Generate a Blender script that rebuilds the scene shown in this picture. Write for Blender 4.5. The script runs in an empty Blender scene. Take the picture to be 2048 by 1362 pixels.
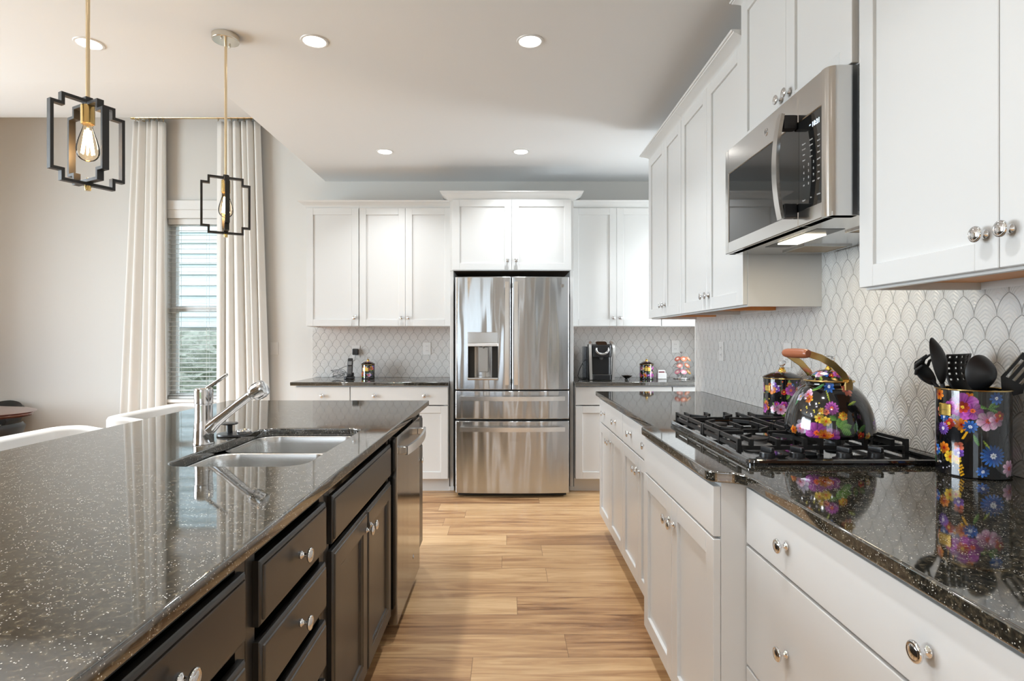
import bpy, bmesh, math, random
import numpy as np
from mathutils import Vector, Matrix
PI = math.pi
R = math.radians
S = bpy.context.scene
COL = S.collection
random.seed(7)

# ------------------------------------------------------------------ camera, world, exposure, big lights
HC = 1.265
cam = bpy.data.cameras.new('camera')
cam.sensor_width = 36.0
cam.lens = 36.0 * 1150.0 / 2048.0
cam.shift_x = 10.0 / 2048.0
cam.shift_y = -3.0 / 2048.0
cam.clip_start = 0.02
camo = bpy.data.objects.new('camera', cam)
COL.objects.link(camo)
camo.location = (0, 0, HC)
camo.rotation_euler = (R(90), 0, 0)
S.camera = camo
S.view_settings.view_transform = 'Standard'
S.view_settings.look = 'None'
S.view_settings.exposure = 0.02
S.view_settings.gamma = 1.0
S.view_settings.use_curve_mapping = False
try:
    S.cycles.use_denoising = True
    S.cycles.max_bounces = 10
    S.cycles.diffuse_bounces = 6
    S.cycles.glossy_bounces = 5
    S.cycles.transmission_bounces = 8
    S.cycles.transparent_max_bounces = 12
    S.cycles.sample_clamp_indirect = 6.0
    S.cycles.caustics_reflective = False
    S.cycles.caustics_refractive = False
except Exception:
    pass
W = bpy.data.worlds.new('sky')
S.world = W
W.use_nodes = True
bg = W.node_tree.nodes['Background']
bg.inputs[0].default_value = (0.80, 0.90, 1.0, 1)
bg.inputs[1].default_value = 4.0


def area(name, loc, rot, sx, sy, power, col=(1, 1, 1), shape='RECTANGLE', spread=180):
    l = bpy.data.lights.new(name, 'AREA')
    l.shape = shape
    l.size = sx
    l.size_y = sy
    l.energy = power
    l.color = col
    l.spread = R(spread)
    o = bpy.data.objects.new(name, l)
    o.location = loc
    o.rotation_euler = rot
    COL.objects.link(o)
    return o


DOWN_W = 8.0
CEIL = 2.715
# daylight at the rear windows behind the camera, then added fill lamps
area('window_daylight', (-2.3, -4.45, 1.45), (R(90), 0, R(180)), 2.0, 2.1, 280, (0.80, 0.91, 1.0))
area('dining_fill', (-5.75, 1.7, 1.5), (R(90), 0, R(-90)), 3.2, 2.0, 350, (0.80, 0.91, 1.0))  # lamp added outside the left wall to brighten the dining side

area('nook_fill', (2.42, 4.35, 1.45), (R(90), 0, R(90)), 0.5, 1.3, 45, (0.85, 0.93, 1.0))  # lamp added beyond the nook wall to lift the dark back corner

# ------------------------------------------------------------------ tagging helpers
def link(o, parent=None):
    COL.objects.link(o)
    if parent is not None:
        o.parent = parent
    return o


def tag(o, label=None, cat=None, group=None, kind=None):
    if label: o['label'] = label
    if cat: o['category'] = cat
    if group: o['group'] = group
    if kind: o['kind'] = kind
    return o


def thing(name, label, cat, loc=(0, 0, 0), rz=0.0, group=None, rot=None):
    o = bpy.data.objects.new(name, None)
    o.empty_display_size = 0.1
    o.location = loc
    o.rotation_euler = rot if rot else (0, 0, rz)
    link(o)
    return tag(o, label, cat, group)


def obj(name, bm, mats, parent=None, loc=(0, 0, 0), rot=(0, 0, 0), sharp=35, world=False):
    """links bm as one mesh object; world=True: bm is in world coords and parent has a transform"""
    if world and parent is not None:
        M = parent.matrix_basis.inverted()
        p = parent.parent
        while p is not None:
            M = M @ p.matrix_basis.inverted()
            p = p.parent
        bmesh.ops.transform(bm, matrix=M, verts=bm.verts)
    bmesh.ops.recalc_face_normals(bm, faces=bm.faces)
    me = bpy.data.meshes.new(name)
    bm.to_mesh(me)
    bm.free()
    return finish(name, me, mats, parent, loc, rot, sharp)


def finish(name, me, mats, parent=None, loc=(0, 0, 0), rot=(0, 0, 0), sharp=35):
    if not isinstance(mats, (list, tuple)):
        mats = [mats]
    if not me.materials:
        for m in mats:
            me.materials.append(m)
    if sharp is not None:
        for p in me.polygons:
            p.use_smooth = True
        me.set_sharp_from_angle(angle=R(sharp))
    o = bpy.data.objects.new(name, me)
    o.location = loc
    o.rotation_euler = rot
    if sharp is not None:
        md = o.modifiers.new('even_shading', 'WEIGHTED_NORMAL')
        md.keep_sharp = True
    return link(o, parent)


def struct(name, bm, m, parent=None, sharp=35):
    o = obj(name, bm, m, parent, sharp=sharp)
    if parent is None:
        o['kind'] = 'structure'
    return o


# ------------------------------------------------------------------ mesh helpers
def B():
    return bmesh.new()


def box(bm, x0, x1, y0, y1, z0, z1, bev=0.0, seg=1, mi=0):
    r = bmesh.ops.create_cube(bm, size=1.0)
    vs = r['verts']
    for v in vs:
        v.co = Vector(((x0 + x1) / 2 + v.co.x * (x1 - x0), (y0 + y1) / 2 + v.co.y * (y1 - y0), (z0 + z1) / 2 + v.co.z * (z1 - z0)))
    fs = set(f for v in vs for f in v.link_faces)
    for f in fs:
        f.material_index = mi
    if bev > 0:
        es = list(set(e for v in vs for e in v.link_edges))
        bmesh.ops.bevel(bm, geom=es, offset=bev, segments=seg, affect='EDGES', profile=0.5)
    return vs


def box1(x0, x1, y0, y1, z0, z1, bev=0.0, seg=1):
    bm = B()
    box(bm, x0, x1, y0, y1, z0, z1, bev, seg)
    return bm


def lathe(bm, prof, seg=24, M=None, mi=0):
    rings = []
    for r, z in prof:
        if r < 1e-6:
            co = Vector((0, 0, z))
            rings.append([bm.verts.new(M @ co if M else co)])
        else:
            ring = []
            for k in range(seg):
                a = 2 * PI * k / seg
                co = Vector((r * math.cos(a), r * math.sin(a), z))
                ring.append(bm.verts.new(M @ co if M else co))
            rings.append(ring)
    for a, b in zip(rings, rings[1:]):
        if len(a) == 1 and len(b) == 1:
            continue
        for k in range(seg):
            k2 = (k + 1) % seg
            if len(a) == 1:
                f = bm.faces.new((a[0], b[k], b[k2]))
            elif len(b) == 1:
                f = bm.faces.new((a[k], b[0], a[k2]))
            else:
                f = bm.faces.new((a[k], b[k], b[k2], a[k2]))
            f.material_index = mi
    return bm


def tube(bm, pts, rad, seg=8, closed=False, caps=True, square=None, up=None, mi=0):
    """round tube, or rectangular strap when square=(w,h)"""
    P = [Vector(p) for p in pts]
    n = len(P)
    rads = rad if isinstance(rad, (list, tuple)) else [rad] * n
    rings = []
    nrm = None
    for i in range(n):
        if closed:
            t = (P[(i + 1) % n] - P[i - 1]).normalized()
        elif i == 0:
            t = (P[1] - P[0]).normalized()
        elif i == n - 1:
            t = (P[-1] - P[-2]).normalized()
        else:
            t = ((P[i + 1] - P[i]).normalized() + (P[i] - P[i - 1]).normalized()).normalized()
        if nrm is None:
            a = Vector(up) if up else (Vector((0, 0, 1)) if abs(t.z) < 0.9 else Vector((1, 0, 0)))
        else:
            a = Vector(up) if up else nrm
        nrm = (a - t * a.dot(t)).normalized()
        b = t.cross(nrm)
        ring = []
        if square:
            w, h = square
            k = 1.0
            if 0 < i < n - 1 or closed:
                d0 = (P[i] - P[i - 1]).normalized()
                c = max(0.3, d0.dot(t))
                k = 1.0 / c
            for sx, sy in ((-1, -1), (1, -1), (1, 1), (-1, 1)):
                ring.append(bm.verts.new(P[i] + b * (sx * w / 2 * (k if not up else k)) + nrm * (sy * h / 2)))
        else:
            for k in range(seg):
                an = 2 * PI * k / seg
                ring.append(bm.verts.new(P[i] + (nrm * math.cos(an) + b * math.sin(an)) * rads[i]))
        rings.append(ring)
    m = len(rings[0])
    rng = range(n) if closed else range(n - 1)
    for i in rng:
        a, b2 = rings[i], rings[(i + 1) % n]
        for k in range(m):
            f = bm.faces.new((a[k], a[(k + 1) % m], b2[(k + 1) % m], b2[k]))
            f.material_index = mi
    if caps and not closed:
        bm.faces.new(list(reversed(rings[0]))).material_index = mi
        bm.faces.new(rings[-1]).material_index = mi
    return bm


def prism(bm, pts, z0, z1, holes=(), bev=0.0, mi=0):
    """extruded outline (x,y) with optional holes"""
    loops = [pts] + list(holes)
    es = []
    for lp in loops:
        vs = [bm.verts.new((p[0], p[1], z0)) for p in lp]
        for a, b in zip(vs, vs[1:] + vs[:1]):
            es.append(bm.edges.new((a, b)))
    r = bmesh.ops.triangle_fill(bm, use_beauty=True, use_dissolve=True, edges=es)
    fs = [g for g in r['geom'] if isinstance(g, bmesh.types.BMFace)]
    ex = bmesh.ops.extrude_face_region(bm, geom=fs)
    vs = [g for g in ex['geom'] if isinstance(g, bmesh.types.BMVert)]
    bmesh.ops.translate(bm, vec=(0, 0, z1 - z0), verts=vs)
    bmesh.ops.recalc_face_normals(bm, faces=bm.faces)
    if bev > 0:
        es = [e for e in bm.edges if len(e.link_faces) == 2 and abs(e.verts[0].co.z - e.verts[1].co.z) < 1e-6
              and e.calc_face_angle(0) > 1.0]
        bmesh.ops.bevel(bm, geom=es, offset=bev, segments=3, affect='EDGES', profile=0.5)
    return bm


def rrect(cx, cy, hx, hy, r, n=6):
    out = []
    for qx, qy, a0 in ((1, 1, 0), (-1, 1, 90), (-1, -1, 180), (1, -1, 270)):
        for k in range(n + 1):
            a = R(a0 + 90.0 * k / n)
            out.append((cx + qx * (hx - r) + r * math.cos(a), cy + qy * (hy - r) + r * math.sin(a)))
    return out


def loft(bm, rings, closed=True, cap0=False, cap1=False, mi=0):
    vr = [[bm.verts.new(p) for p in ring] for ring in rings]
    m = len(vr[0])
    for a, b in zip(vr, vr[1:]):
        for k in range(m if closed else m - 1):
            bm.faces.new((a[k], a[(k + 1) % m], b[(k + 1) % m], b[k])).material_index = mi
    if cap0: bm.faces.new(list(reversed(vr[0]))).material_index = mi
    if cap1: bm.faces.new(vr[-1]).material_index = mi
    return vr


def rotM(ax, deg, loc=(0, 0, 0)):
    return Matrix.Translation(loc) @ Matrix.Rotation(R(deg), 4, ax)


# ------------------------------------------------------------------ node helpers
class N:
    """tiny expression builder on math nodes"""
    def __init__(s, nt, sock):
        s.nt, s.s = nt, sock

    def _m(s, op, *a):
        n = s.nt.nodes.new('ShaderNodeMath')
        n.operation = op
        for i, v in enumerate((s,) + a):
            if isinstance(v, N):
                s.nt.links.new(v.s, n.inputs[i])
            else:
                n.inputs[i].default_value = v
        return N(s.nt, n.outputs[0])

    def __add__(s, o): return s._m('ADD', o)
    def __sub__(s, o): return s._m('SUBTRACT', o)
    def __mul__(s, o): return s._m('MULTIPLY', o)
    def __truediv__(s, o): return s._m('DIVIDE', o)
    def floor(s): return s._m('FLOOR')
    def fract(s): return s._m('FRACT')
    def abs(s): return s._m('ABSOLUTE')
    def sqrt(s): return s._m('SQRT')
    def sin(s): return s._m('SINE')
    def max(s, o): return s._m('MAXIMUM', o)
    def min(s, o): return s._m('MINIMUM', o)
    def lt(s, o): return s._m('LESS_THAN', o)
    def gt(s, o): return s._m('GREATER_THAN', o)
    def pw(s, o): return s._m('POWER', o)

    def step(s, a, b):
        n = s.nt.nodes.new('ShaderNodeMapRange')
        n.interpolation_type = 'SMOOTHSTEP'
        s.nt.links.new(s.s, n.inputs[0])
        n.inputs[1].default_value = a
        n.inputs[2].default_value = b
        return N(s.nt, n.outputs[0])


def newmat(name):
    m = bpy.data.materials.new(name)
    m.use_nodes = True
    return m, m.node_tree, m.node_tree.nodes['Principled BSDF']


def mat(name, col, rough=0.5, metal=0.0, ior=None, coat=0.0, emit=None, es=0.0, trans=0.0, sheen=0.0, spec=None):
    m, nt, p = newmat(name)
    p.inputs['Base Color'].default_value = (*col, 1)
    p.inputs['Roughness'].default_value = rough
    p.inputs['Metallic'].default_value = metal
    if ior: p.inputs['IOR'].default_value = ior
    if coat:
        p.inputs['Coat Weight'].default_value = coat
        p.inputs['Coat Roughness'].default_value = 0.03
    if emit:
        p.inputs['Emission Color'].default_value = (*emit, 1)
        p.inputs['Emission Strength'].default_value = es
    if trans: p.inputs['Transmission Weight'].default_value = trans
    if sheen: p.inputs['Sheen Weight'].default_value = sheen
    if spec is not None: p.inputs['Specular IOR Level'].default_value = spec
    return m


def tex(nt, kind, vec=None, **kw):
    n = nt.nodes.new(kind)
    for k, v in kw.items():
        if k in n.inputs:
            n.inputs[k].default_value = v
        else:
            setattr(n, k, v)
    if vec is not None:
        nt.links.new(vec, n.inputs['Vector'])
    return n


def coords(nt, scale=(1, 1, 1), kind='Object', rot=(0, 0, 0)):
    tc = nt.nodes.new('ShaderNodeTexCoord')
    mp = nt.nodes.new('ShaderNodeMapping')
    mp.inputs['Scale'].default_value = scale
    mp.inputs['Rotation'].default_value = rot
    nt.links.new(tc.outputs[kind], mp.inputs['Vector'])
    return mp.outputs[0]


def ramp(nt, fac, stops, interp='LINEAR'):
    n = nt.nodes.new('ShaderNodeValToRGB')
    cr = n.color_ramp
    cr.interpolation = interp
    while len(cr.elements) < len(stops):
        cr.elements.new(0.5)
    for e, (p, c) in zip(cr.elements, stops):
        e.position = p
        e.color = (*c, 1)
    nt.links.new(fac, n.inputs[0])
    return n.outputs[0]


def mix(nt, fac, a, b, mode='MIX'):
    n = nt.nodes.new('ShaderNodeMix')
    n.data_type = 'RGBA'
    n.blend_type = mode
    for i, v in ((0, fac), (6, a), (7, b)):
        if isinstance(v, N): v = v.s
        if hasattr(v, 'is_output'):
            nt.links.new(v, n.inputs[i])
        else:
            n.inputs[i].default_value = v if i == 0 else (*v, 1)
    return n.outputs[2]


def bump(nt, p, h, strength=0.3, dist=0.002):
    b = nt.nodes.new('ShaderNodeBump')
    b.inputs['Strength'].default_value = strength
    b.inputs['Distance'].default_value = dist
    nt.links.new(h.s if isinstance(h, N) else h, b.inputs['Height'])
    nt.links.new(b.outputs[0], p.inputs['Normal'])
    return b


# ------------------------------------------------------------------ materials
def wallpaint(name, col, rough=0.75):
    m, nt, p = newmat(name)
    p.inputs['Base Color'].default_value = (*col, 1)
    p.inputs['Roughness'].default_value = rough
    n = tex(nt, 'ShaderNodeTexNoise', coords(nt), Scale=260.0, Detail=3.0)
    bump(nt, p, n.outputs[0], 0.08, 0.001)
    return m


M_WALL = wallpaint('greige wall paint', (0.665, 0.655, 0.63))
M_CEIL = wallpaint('ceiling paint', (0.775, 0.79, 0.80), 0.9)
M_TRIM = mat('white trim paint', (0.74, 0.74, 0.73), 0.35)
M_WHITE = mat('white cabinet paint', (0.66, 0.66, 0.65), 0.28)
M_BLACKCAB = mat('espresso cabinet paint', (0.016, 0.014, 0.012), 0.30, spec=0.7)
M_CARC = mat('cabinet maple inside', (0.82, 0.36, 0.11), 0.5)
M_CHROME = mat('polished chrome', (0.74, 0.74, 0.75), 0.04, 1.0)
M_BAR = mat('satin steel bar', (0.90, 0.90, 0.89), 0.25, 1.0)
M_NICKEL = mat('brushed nickel', (0.70, 0.66, 0.58), 0.22, 1.0)
M_BRASS = mat('antique brass', (0.62, 0.43, 0.17), 0.24, 1.0)
M_ROD = mat('champagne brass rod', (0.80, 0.66, 0.44), 0.2, 1.0)
M_BRONZE = mat('dark bronze metal', (0.025, 0.023, 0.021), 0.38, 0.3)
M_BLACK = mat('black plastic', (0.010, 0.010, 0.011), 0.32)
M_BLACKG = mat('black glass', (0.008, 0.008, 0.008), 0.03, ior=1.6)
M_IRON = mat('black cast iron', (0.011, 0.011, 0.011), 0.33)
M_ENAM = mat('black enamel', (0.006, 0.006, 0.006), 0.06, coat=0.6)
M_NYLON = mat('black nylon', (0.014, 0.014, 0.015), 0.42)
M_GAP = mat('dark gasket', (0.02, 0.018, 0.015), 0.6)
M_PLATE = mat('white plastic plate', (0.70, 0.69, 0.67), 0.3)
M_SLOT = mat('dark slot', (0.03, 0.03, 0.03), 0.5)
M_WOODG = mat('turned maple grip', (0.33, 0.10, 0.04), 0.35, coat=0.3)
M_CLEAR = mat('clear acrylic', (1, 1, 1), 0.02, trans=1.0, ior=1.45)
M_GOLD = mat('gold plate', (0.85, 0.60, 0.16), 0.25, 1.0)
M_LIT = mat('lit lamp lens', (1, 1, 1), 0.4, emit=(1, 0.97, 0.92), es=9.0)
M_FIL = mat('glowing filament', (1, 0.7, 0.3), 0.4, emit=(1.0, 0.66, 0.30), es=60.0)
M_MWLIT = mat('lit cooktop lamp lens', (1, 1, 1), 0.4, emit=(1, 0.85, 0.6), es=10.0)
M_TABLE = mat('reddish table wood', (0.17, 0.055, 0.035), 0.18, coat=0.5)
M_LEATHER = mat('black leather', (0.012, 0.012, 0.012), 0.38)
M_STOOL = mat('white upholstery', (0.74, 0.73, 0.71), 0.5)
M_TILEEDGE = mat('white tile edge', (0.80, 0.80, 0.78), 0.3)
M_DISPLAY = mat('lit display', (0.6, 0.75, 0.9), 0.4, emit=(0.75, 0.88, 1.0), es=0.9)
M_MARK = mat('printed white marks', (0.45, 0.45, 0.45), 0.5)
M_FILTER = mat('grease filter mesh', (0.33, 0.25, 0.16), 0.4, 0.7)
M_GREYP = mat('grey plastic', (0.18, 0.18, 0.18), 0.35)


def steel_mat(name, col=(0.60, 0.595, 0.585), rough=0.16, wave=0.0, axis='z', sc=1.0, grain=0.04, aniso=0.0):
    m, nt, p = newmat(name)
    p.inputs['Base Color'].default_value = (*col, 1)
    p.inputs['Metallic'].default_value = 1.0
    p.inputs['Roughness'].default_value = rough
    v = coords(nt, (400, 400, 3) if axis == 'z' else (3, 3, 400))
    g = tex(nt, 'ShaderNodeTexNoise', v, Scale=1.0, Detail=2.0)
    b1 = nt.nodes.new('ShaderNodeBump')
    b1.inputs['Strength'].default_value = grain
    b1.inputs['Distance'].default_value = 0.001
    nt.links.new(g.outputs[0], b1.inputs['Height'])
    if wave > 0:
        w = tex(nt, 'ShaderNodeTexNoise', coords(nt, (6 * sc, 2, 0.8)), Scale=1.0, Detail=1.5)
        b2 = nt.nodes.new('ShaderNodeBump')
        b2.inputs['Strength'].default_value = 1.0
        b2.inputs['Distance'].default_value = wave
        nt.links.new(w.outputs[0], b2.inputs['Height'])
        nt.links.new(b2.outputs[0], b1.inputs['Normal'])
    nt.links.new(b1.outputs[0], p.inputs['Normal'])
    if aniso:
        p.inputs['Anisotropic'].default_value = aniso
        tg = nt.nodes.new('ShaderNodeTangent')
        tg.direction_type = 'UV_MAP'
        tg.uv_map = 'brush'
        nt.links.new(tg.outputs[0], p.inputs['Tangent'])
    return m


M_STEEL = steel_mat('brushed stainless steel')
M_FRIDGE = steel_mat('fridge stainless steel', col=(0.58, 0.60, 0.62), rough=0.20, wave=0.024, grain=0.01, aniso=0.95)
M_DW = steel_mat('dishwasher stainless steel', (0.34, 0.34, 0.34), 0.14, 0.003)
M_SINK = steel_mat('satin sink steel', (0.66, 0.655, 0.64), 0.26, axis='h')


def granite():
    m, nt, p = newmat('black speckled granite')
    v = coords(nt)
    n1 = tex(nt, 'ShaderNodeTexNoise', v, Scale=120.0, Detail=4.0, Roughness=0.7)
    n2 = tex(nt, 'ShaderNodeTexVoronoi', v, Scale=210.0)
    n3 = tex(nt, 'ShaderNodeTexNoise', v, Scale=45.0, Detail=2.0)
    base = ramp(nt, n1.outputs[0], [(0.40, (0.008, 0.008, 0.007)), (0.54, (0.03, 0.027, 0.02)), (0.64, (0.10, 0.08, 0.05)), (0.74, (0.26, 0.24, 0.19))])
    sp = N(nt, n2.outputs['Distance']).lt(0.20) * N(nt, n3.outputs[0]).step(0.46, 0.56)
    c = mix(nt, sp, base, (0.62, 0.60, 0.54))
    nt.links.new(c, p.inputs['Base Color'])
    p.inputs['Roughness'].default_value = 0.045
    p.inputs['IOR'].default_value = 2.7
    return m


M_GRAN = granite()


def scallop(ax):
    """fan-shaped embossed tiles; ax 0: wall in X-Z, 1: wall in Y-Z"""
    m, nt, p = newmat('embossed fan tile')
    tc = nt.nodes.new('ShaderNodeTexCoord')
    sp = nt.nodes.new('ShaderNodeSeparateXYZ')
    nt.links.new(tc.outputs['Object'], sp.inputs[0])
    u = N(nt, sp.outputs[ax]) / 0.0745
    v = (N(nt, sp.outputs[2]) + 0.016) / 0.061
    r = v.floor()
    f = v - r
    half = (r + 1.0) * 0.5
    c = ((u + half).fract() - 0.5).abs()

    def h(x):
        q = (x + 0.35)
        num = (N(nt, (q * q).s) * -1.0 + 0.7225).max(0.0).sqrt()
        return num / 0.7746
    e = h(c)
    s1 = f - e
    s2 = f - 1.0 - h(c * -1.0 + 0.5)
    below = s1.lt(0.0)
    s = s1 * below + s2 * (below * -1.0 + 1.0)
    # distance to the edge line, in metres, slope corrected
    q = c + 0.35
    slope = q / ((q * q) * -1.0 + 0.7225).max(0.004).sqrt() * (0.061 / 0.7746 / 0.0745)
    d = (s1.abs() * 0.061) / (slope * slope + 1.0).sqrt()
    line = d.step(0.0003, 0.0016)
    nz = tex(nt, 'ShaderNodeTexNoise', tc.outputs['Object'], Scale=26.0, Detail=2.0)
    ridge = ((s * 34.0 + N(nt, nz.outputs[0]) * 8.0).sin()) * 0.28
    big = tex(nt, 'ShaderNodeTexNoise', tc.outputs['Object'], Scale=30.0, Detail=1.0)
    hgt = line + ridge + N(nt, big.outputs[0]) * 0.5
    bump(nt, p, hgt, 0.7, 0.0026)
    col = mix(nt, line, (0.36, 0.35, 0.33), (0.64, 0.63, 0.61))
    nt.links.new(col, p.inputs['Base Color'])
    p.inputs['Roughness'].default_value = 0.22
    return m


M_TILE_X = scallop(0)
M_TILE_Y = scallop(1)


def planks():
    m, nt, p = newmat('honey oak plank floor')
    tc = nt.nodes.new('ShaderNodeTexCoord')
    sp = nt.nodes.new('ShaderNodeSeparateXYZ')
    nt.links.new(tc.outputs['Object'], sp.inputs[0])
    x, y = N(nt, sp.outputs[0]), N(nt, sp.outputs[1])
    v = (y + 0.03) / 0.178
    r = v.floor()
    f = v - r
    off = (r * 0.618).fract()
    w1 = tex(nt, 'ShaderNodeTexWhiteNoise', noise_dimensions='1D')
    nt.links.new(r.s, w1.inputs['W'])
    u = (x / 1.22) + N(nt, w1.outputs[0])
    pu = u.floor()
    fu = u - pu
    idn = r * 17.13 + pu * 5.71
    w2 = tex(nt, 'ShaderNodeTexWhiteNoise', noise_dimensions='1D')
    nt.links.new(idn.s, w2.inputs['W'])
    rnd = N(nt, w2.outputs[0])
    cb = nt.nodes.new('ShaderNodeCombineXYZ')
    nt.links.new((x * 1.3 + rnd * 30.0).s, cb.inputs[0])
    nt.links.new((y * 16.0 + rnd * 50.0).s, cb.inputs[1])
    nt.links.new((rnd * 7.0).s, cb.inputs[2])
    n1 = tex(nt, 'ShaderNodeTexNoise', cb.outputs[0], Scale=1.5, Detail=6.0, Roughness=0.62, Distortion=0.8)
    cb2 = nt.nodes.new('ShaderNodeCombineXYZ')
    nt.links.new((x * 5.0).s, cb2.inputs[0])
    nt.links.new((y * 190.0).s, cb2.inputs[1])
    n2 = tex(nt, 'ShaderNodeTexNoise', cb2.outputs[0], Scale=1.0, Detail=3.0)
    t = N(nt, n1.outputs[0]) * 1.15 + (rnd - 0.5) * 0.34 + (N(nt, n2.outputs[0]) - 0.5) * 0.22
    c = ramp(nt, t.s, [(0.22, (0.17, 0.08, 0.035)), (0.42, (0.345, 0.185, 0.085)), (0.58, (0.48, 0.285, 0.135)), (0.80, (0.61, 0.40, 0.21))])
    edge = (f.min(f * -1.0 + 1.0) * 0.178).min(fu.min(fu * -1.0 + 1.0) * 1.22)
    g = edge.step(0.0003, 0.0016)
    c = mix(nt, g, (0.16, 0.085, 0.04), c)
    nt.links.new(c, p.inputs['Base Color'])
    p.inputs['Roughness'].default_value = 0.33
    bump(nt, p, g + N(nt, n2.outputs[0]) * 0.12, 0.25, 0.001)
    return m


M_FLOOR = planks()


def fabric(name, col):
    m, nt, p = newmat(name)
    p.inputs['Base Color'].default_value = (*col, 1)
    p.inputs['Roughness'].default_value = 0.9
    p.inputs['Sheen Weight'].default_value = 0.2
    n = tex(nt, 'ShaderNodeTexNoise', coords(nt, (900, 900, 500)), Scale=1.0, Detail=1.0)
    bump(nt, p, n.outputs[0], 0.12, 0.001)
    return m


M_CURT = fabric('ivory curtain linen', (0.80, 0.785, 0.755))


def glassy(name, tint=(1, 1, 1), refl=0.12):
    """thin clear glass: see-through with a soft mirror sheen"""
    m = bpy.data.materials.new(name)
    m.use_nodes = True
    nt = m.node_tree
    nt.nodes.clear()
    o = nt.nodes.new('ShaderNodeOutputMaterial')
    t = nt.nodes.new('ShaderNodeBsdfTransparent')
    t.inputs[0].default_value = (*tint, 1)
    g = nt.nodes.new('ShaderNodeBsdfGlossy')
    g.inputs['Roughness'].default_value = 0.02
    lw = nt.nodes.new('ShaderNodeLayerWeight')
    lw.inputs[0].default_value = refl
    ms = nt.nodes.new('ShaderNodeMixShader')
    nt.links.new(lw.outputs['Fresnel'], ms.inputs[0])
    nt.links.new(t.outputs[0], ms.inputs[1])
    nt.links.new(g.outputs[0], ms.inputs[2])
    nt.links.new(ms.outputs[0], o.inputs[0])
    return m


M_GLASS = glassy('window glass', refl=0.08)
M_BULB = glassy('amber bulb glass', (1.0, 0.93, 0.82), 0.12)


def vcol_mat(name):
    m, nt, p = newmat(name)
    a = nt.nodes.new('ShaderNodeVertexColor')
    a.layer_name = 'paint'
    nt.links.new(a.outputs[0], p.inputs['Base Color'])
    p.inputs['Roughness'].default_value = 0.10
    p.inputs['Coat Weight'].default_value = 0.7
    p.inputs['Coat Roughness'].default_value = 0.04
    return m


M_FLORAL = vcol_mat('hand painted floral enamel')

# ------------------------------------------------------------------ the room
YB, XR, YREAR, XL, XN = 5.29, 1.31, -4.2, -5.5, 2.15
bm = B(); box(bm, XL - 0.2, XN + 0.2, YREAR - 0.2, YB + 0.2, -0.05, 0.0)
struct('floor', bm, M_FLOOR)


def quad(bm, *p):
    return bm.faces.new([bm.verts.new(q) for q in p])


VX, VY, VZ = -1.67, 3.25, 3.31
bm = B()
quad(bm, (VX, YREAR, CEIL), (XN, YREAR, CEIL), (XN, YB, CEIL), (VX, YB, CEIL))
quad(bm, (XL, YREAR, CEIL), (VX, YREAR, CEIL), (VX, VY, CEIL), (XL, VY, CEIL))
NV = 16
vault = [(VY + (YB - VY) * k / NV, CEIL + (VZ - CEIL) * (k / NV) ** 1.45) for k in range(NV + 1)]
for (ya, za), (yb_, zb_) in zip(vault, vault[1:]):
    quad(bm, (XL, ya, za), (VX, ya, za), (VX, yb_, zb_), (XL, yb_, zb_)).smooth = True
vc = B()
for (ya, za), (yb_, zb_) in zip(vault, vault[1:]):
    q = [(VX, ya, CEIL), (VX, yb_, CEIL), (VX, yb_, zb_)] + ([(VX, ya, za)] if za > CEIL + 1e-6 else [])
    vc.faces.new([vc.verts.new(c) for c in q])

bmesh.ops.remove_doubles(bm, verts=bm.verts, dist=1e-5)
cl = struct('ceiling', bm, M_CEIL, sharp=None)
struct('vault_end', vc, M_CEIL, cl, sharp=None)


def wall_holes(bm, plane, c, t, a0, a1, z0, z1, holes):
    """wall slab in the plane x=c or y=c, with rectangular openings (a0,a1,z0,z1)"""
    xs = sorted(set([a0, a1] + [h[0] for h in holes] + [h[1] for h in holes]))
    zs = sorted(set([z0, z1] + [h[2] for h in holes] + [h[3] for h in holes]))
    for xa, xb in zip(xs, xs[1:]):
        for za, zb in zip(zs, zs[1:]):
            mx, mz = (xa + xb) / 2, (za + zb) / 2
            if any(h[0] < mx < h[1] and h[2] < mz < h[3] for h in holes):
                continue
            if plane == 'y':
                box(bm, xa, xb, min(c, c + t), max(c, c + t), za, zb)
            else:
                box(bm, min(c, c + t), max(c, c + t), xa, xb, za, zb)
    bmesh.ops.remove_doubles(bm, verts=bm.verts, dist=1e-5)
    return bm


WX0, WX1, WZ0, WZ1 = -3.13, -2.37, 0.715, 2.375
wb = struct('wall_back', wall_holes(B(), 'y', YB, 0.15, XL, XN, 0, 3.45, [(WX0, WX1, WZ0, WZ1)]), M_WALL)
wr = struct('wall_right', wall_holes(B(), 'x', XR, 0.12, YREAR, 3.975, 0, CEIL, []), M_WALL)
struct('wall_nook', wall_holes(B(), 'x', XN, 0.12, 3.975, YB, 0, CEIL, [(4.1, 4.6, 0.8, 2.1)]), M_WALL)
struct('wall_side', wall_holes(B(), 'y', 3.975, -0.12, XR + 0.12, XN, 0, CEIL, []), M_WALL)
wl = struct('wall_left', wall_holes(B(), 'x', XL, -0.15, YREAR, YB, 0, 3.45, [(0.1, 3.3, 0.5, 2.4)]), M_WALL)
wq = struct('wall_rear', wall_holes(B(), 'y', YREAR, -0.15, XL, XR + 0.12, 0, CEIL, [(-3.3, -1.3, 0.35, 2.45), (-0.28, -0.04, 0.1, 2.1)]), M_WALL)

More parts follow.
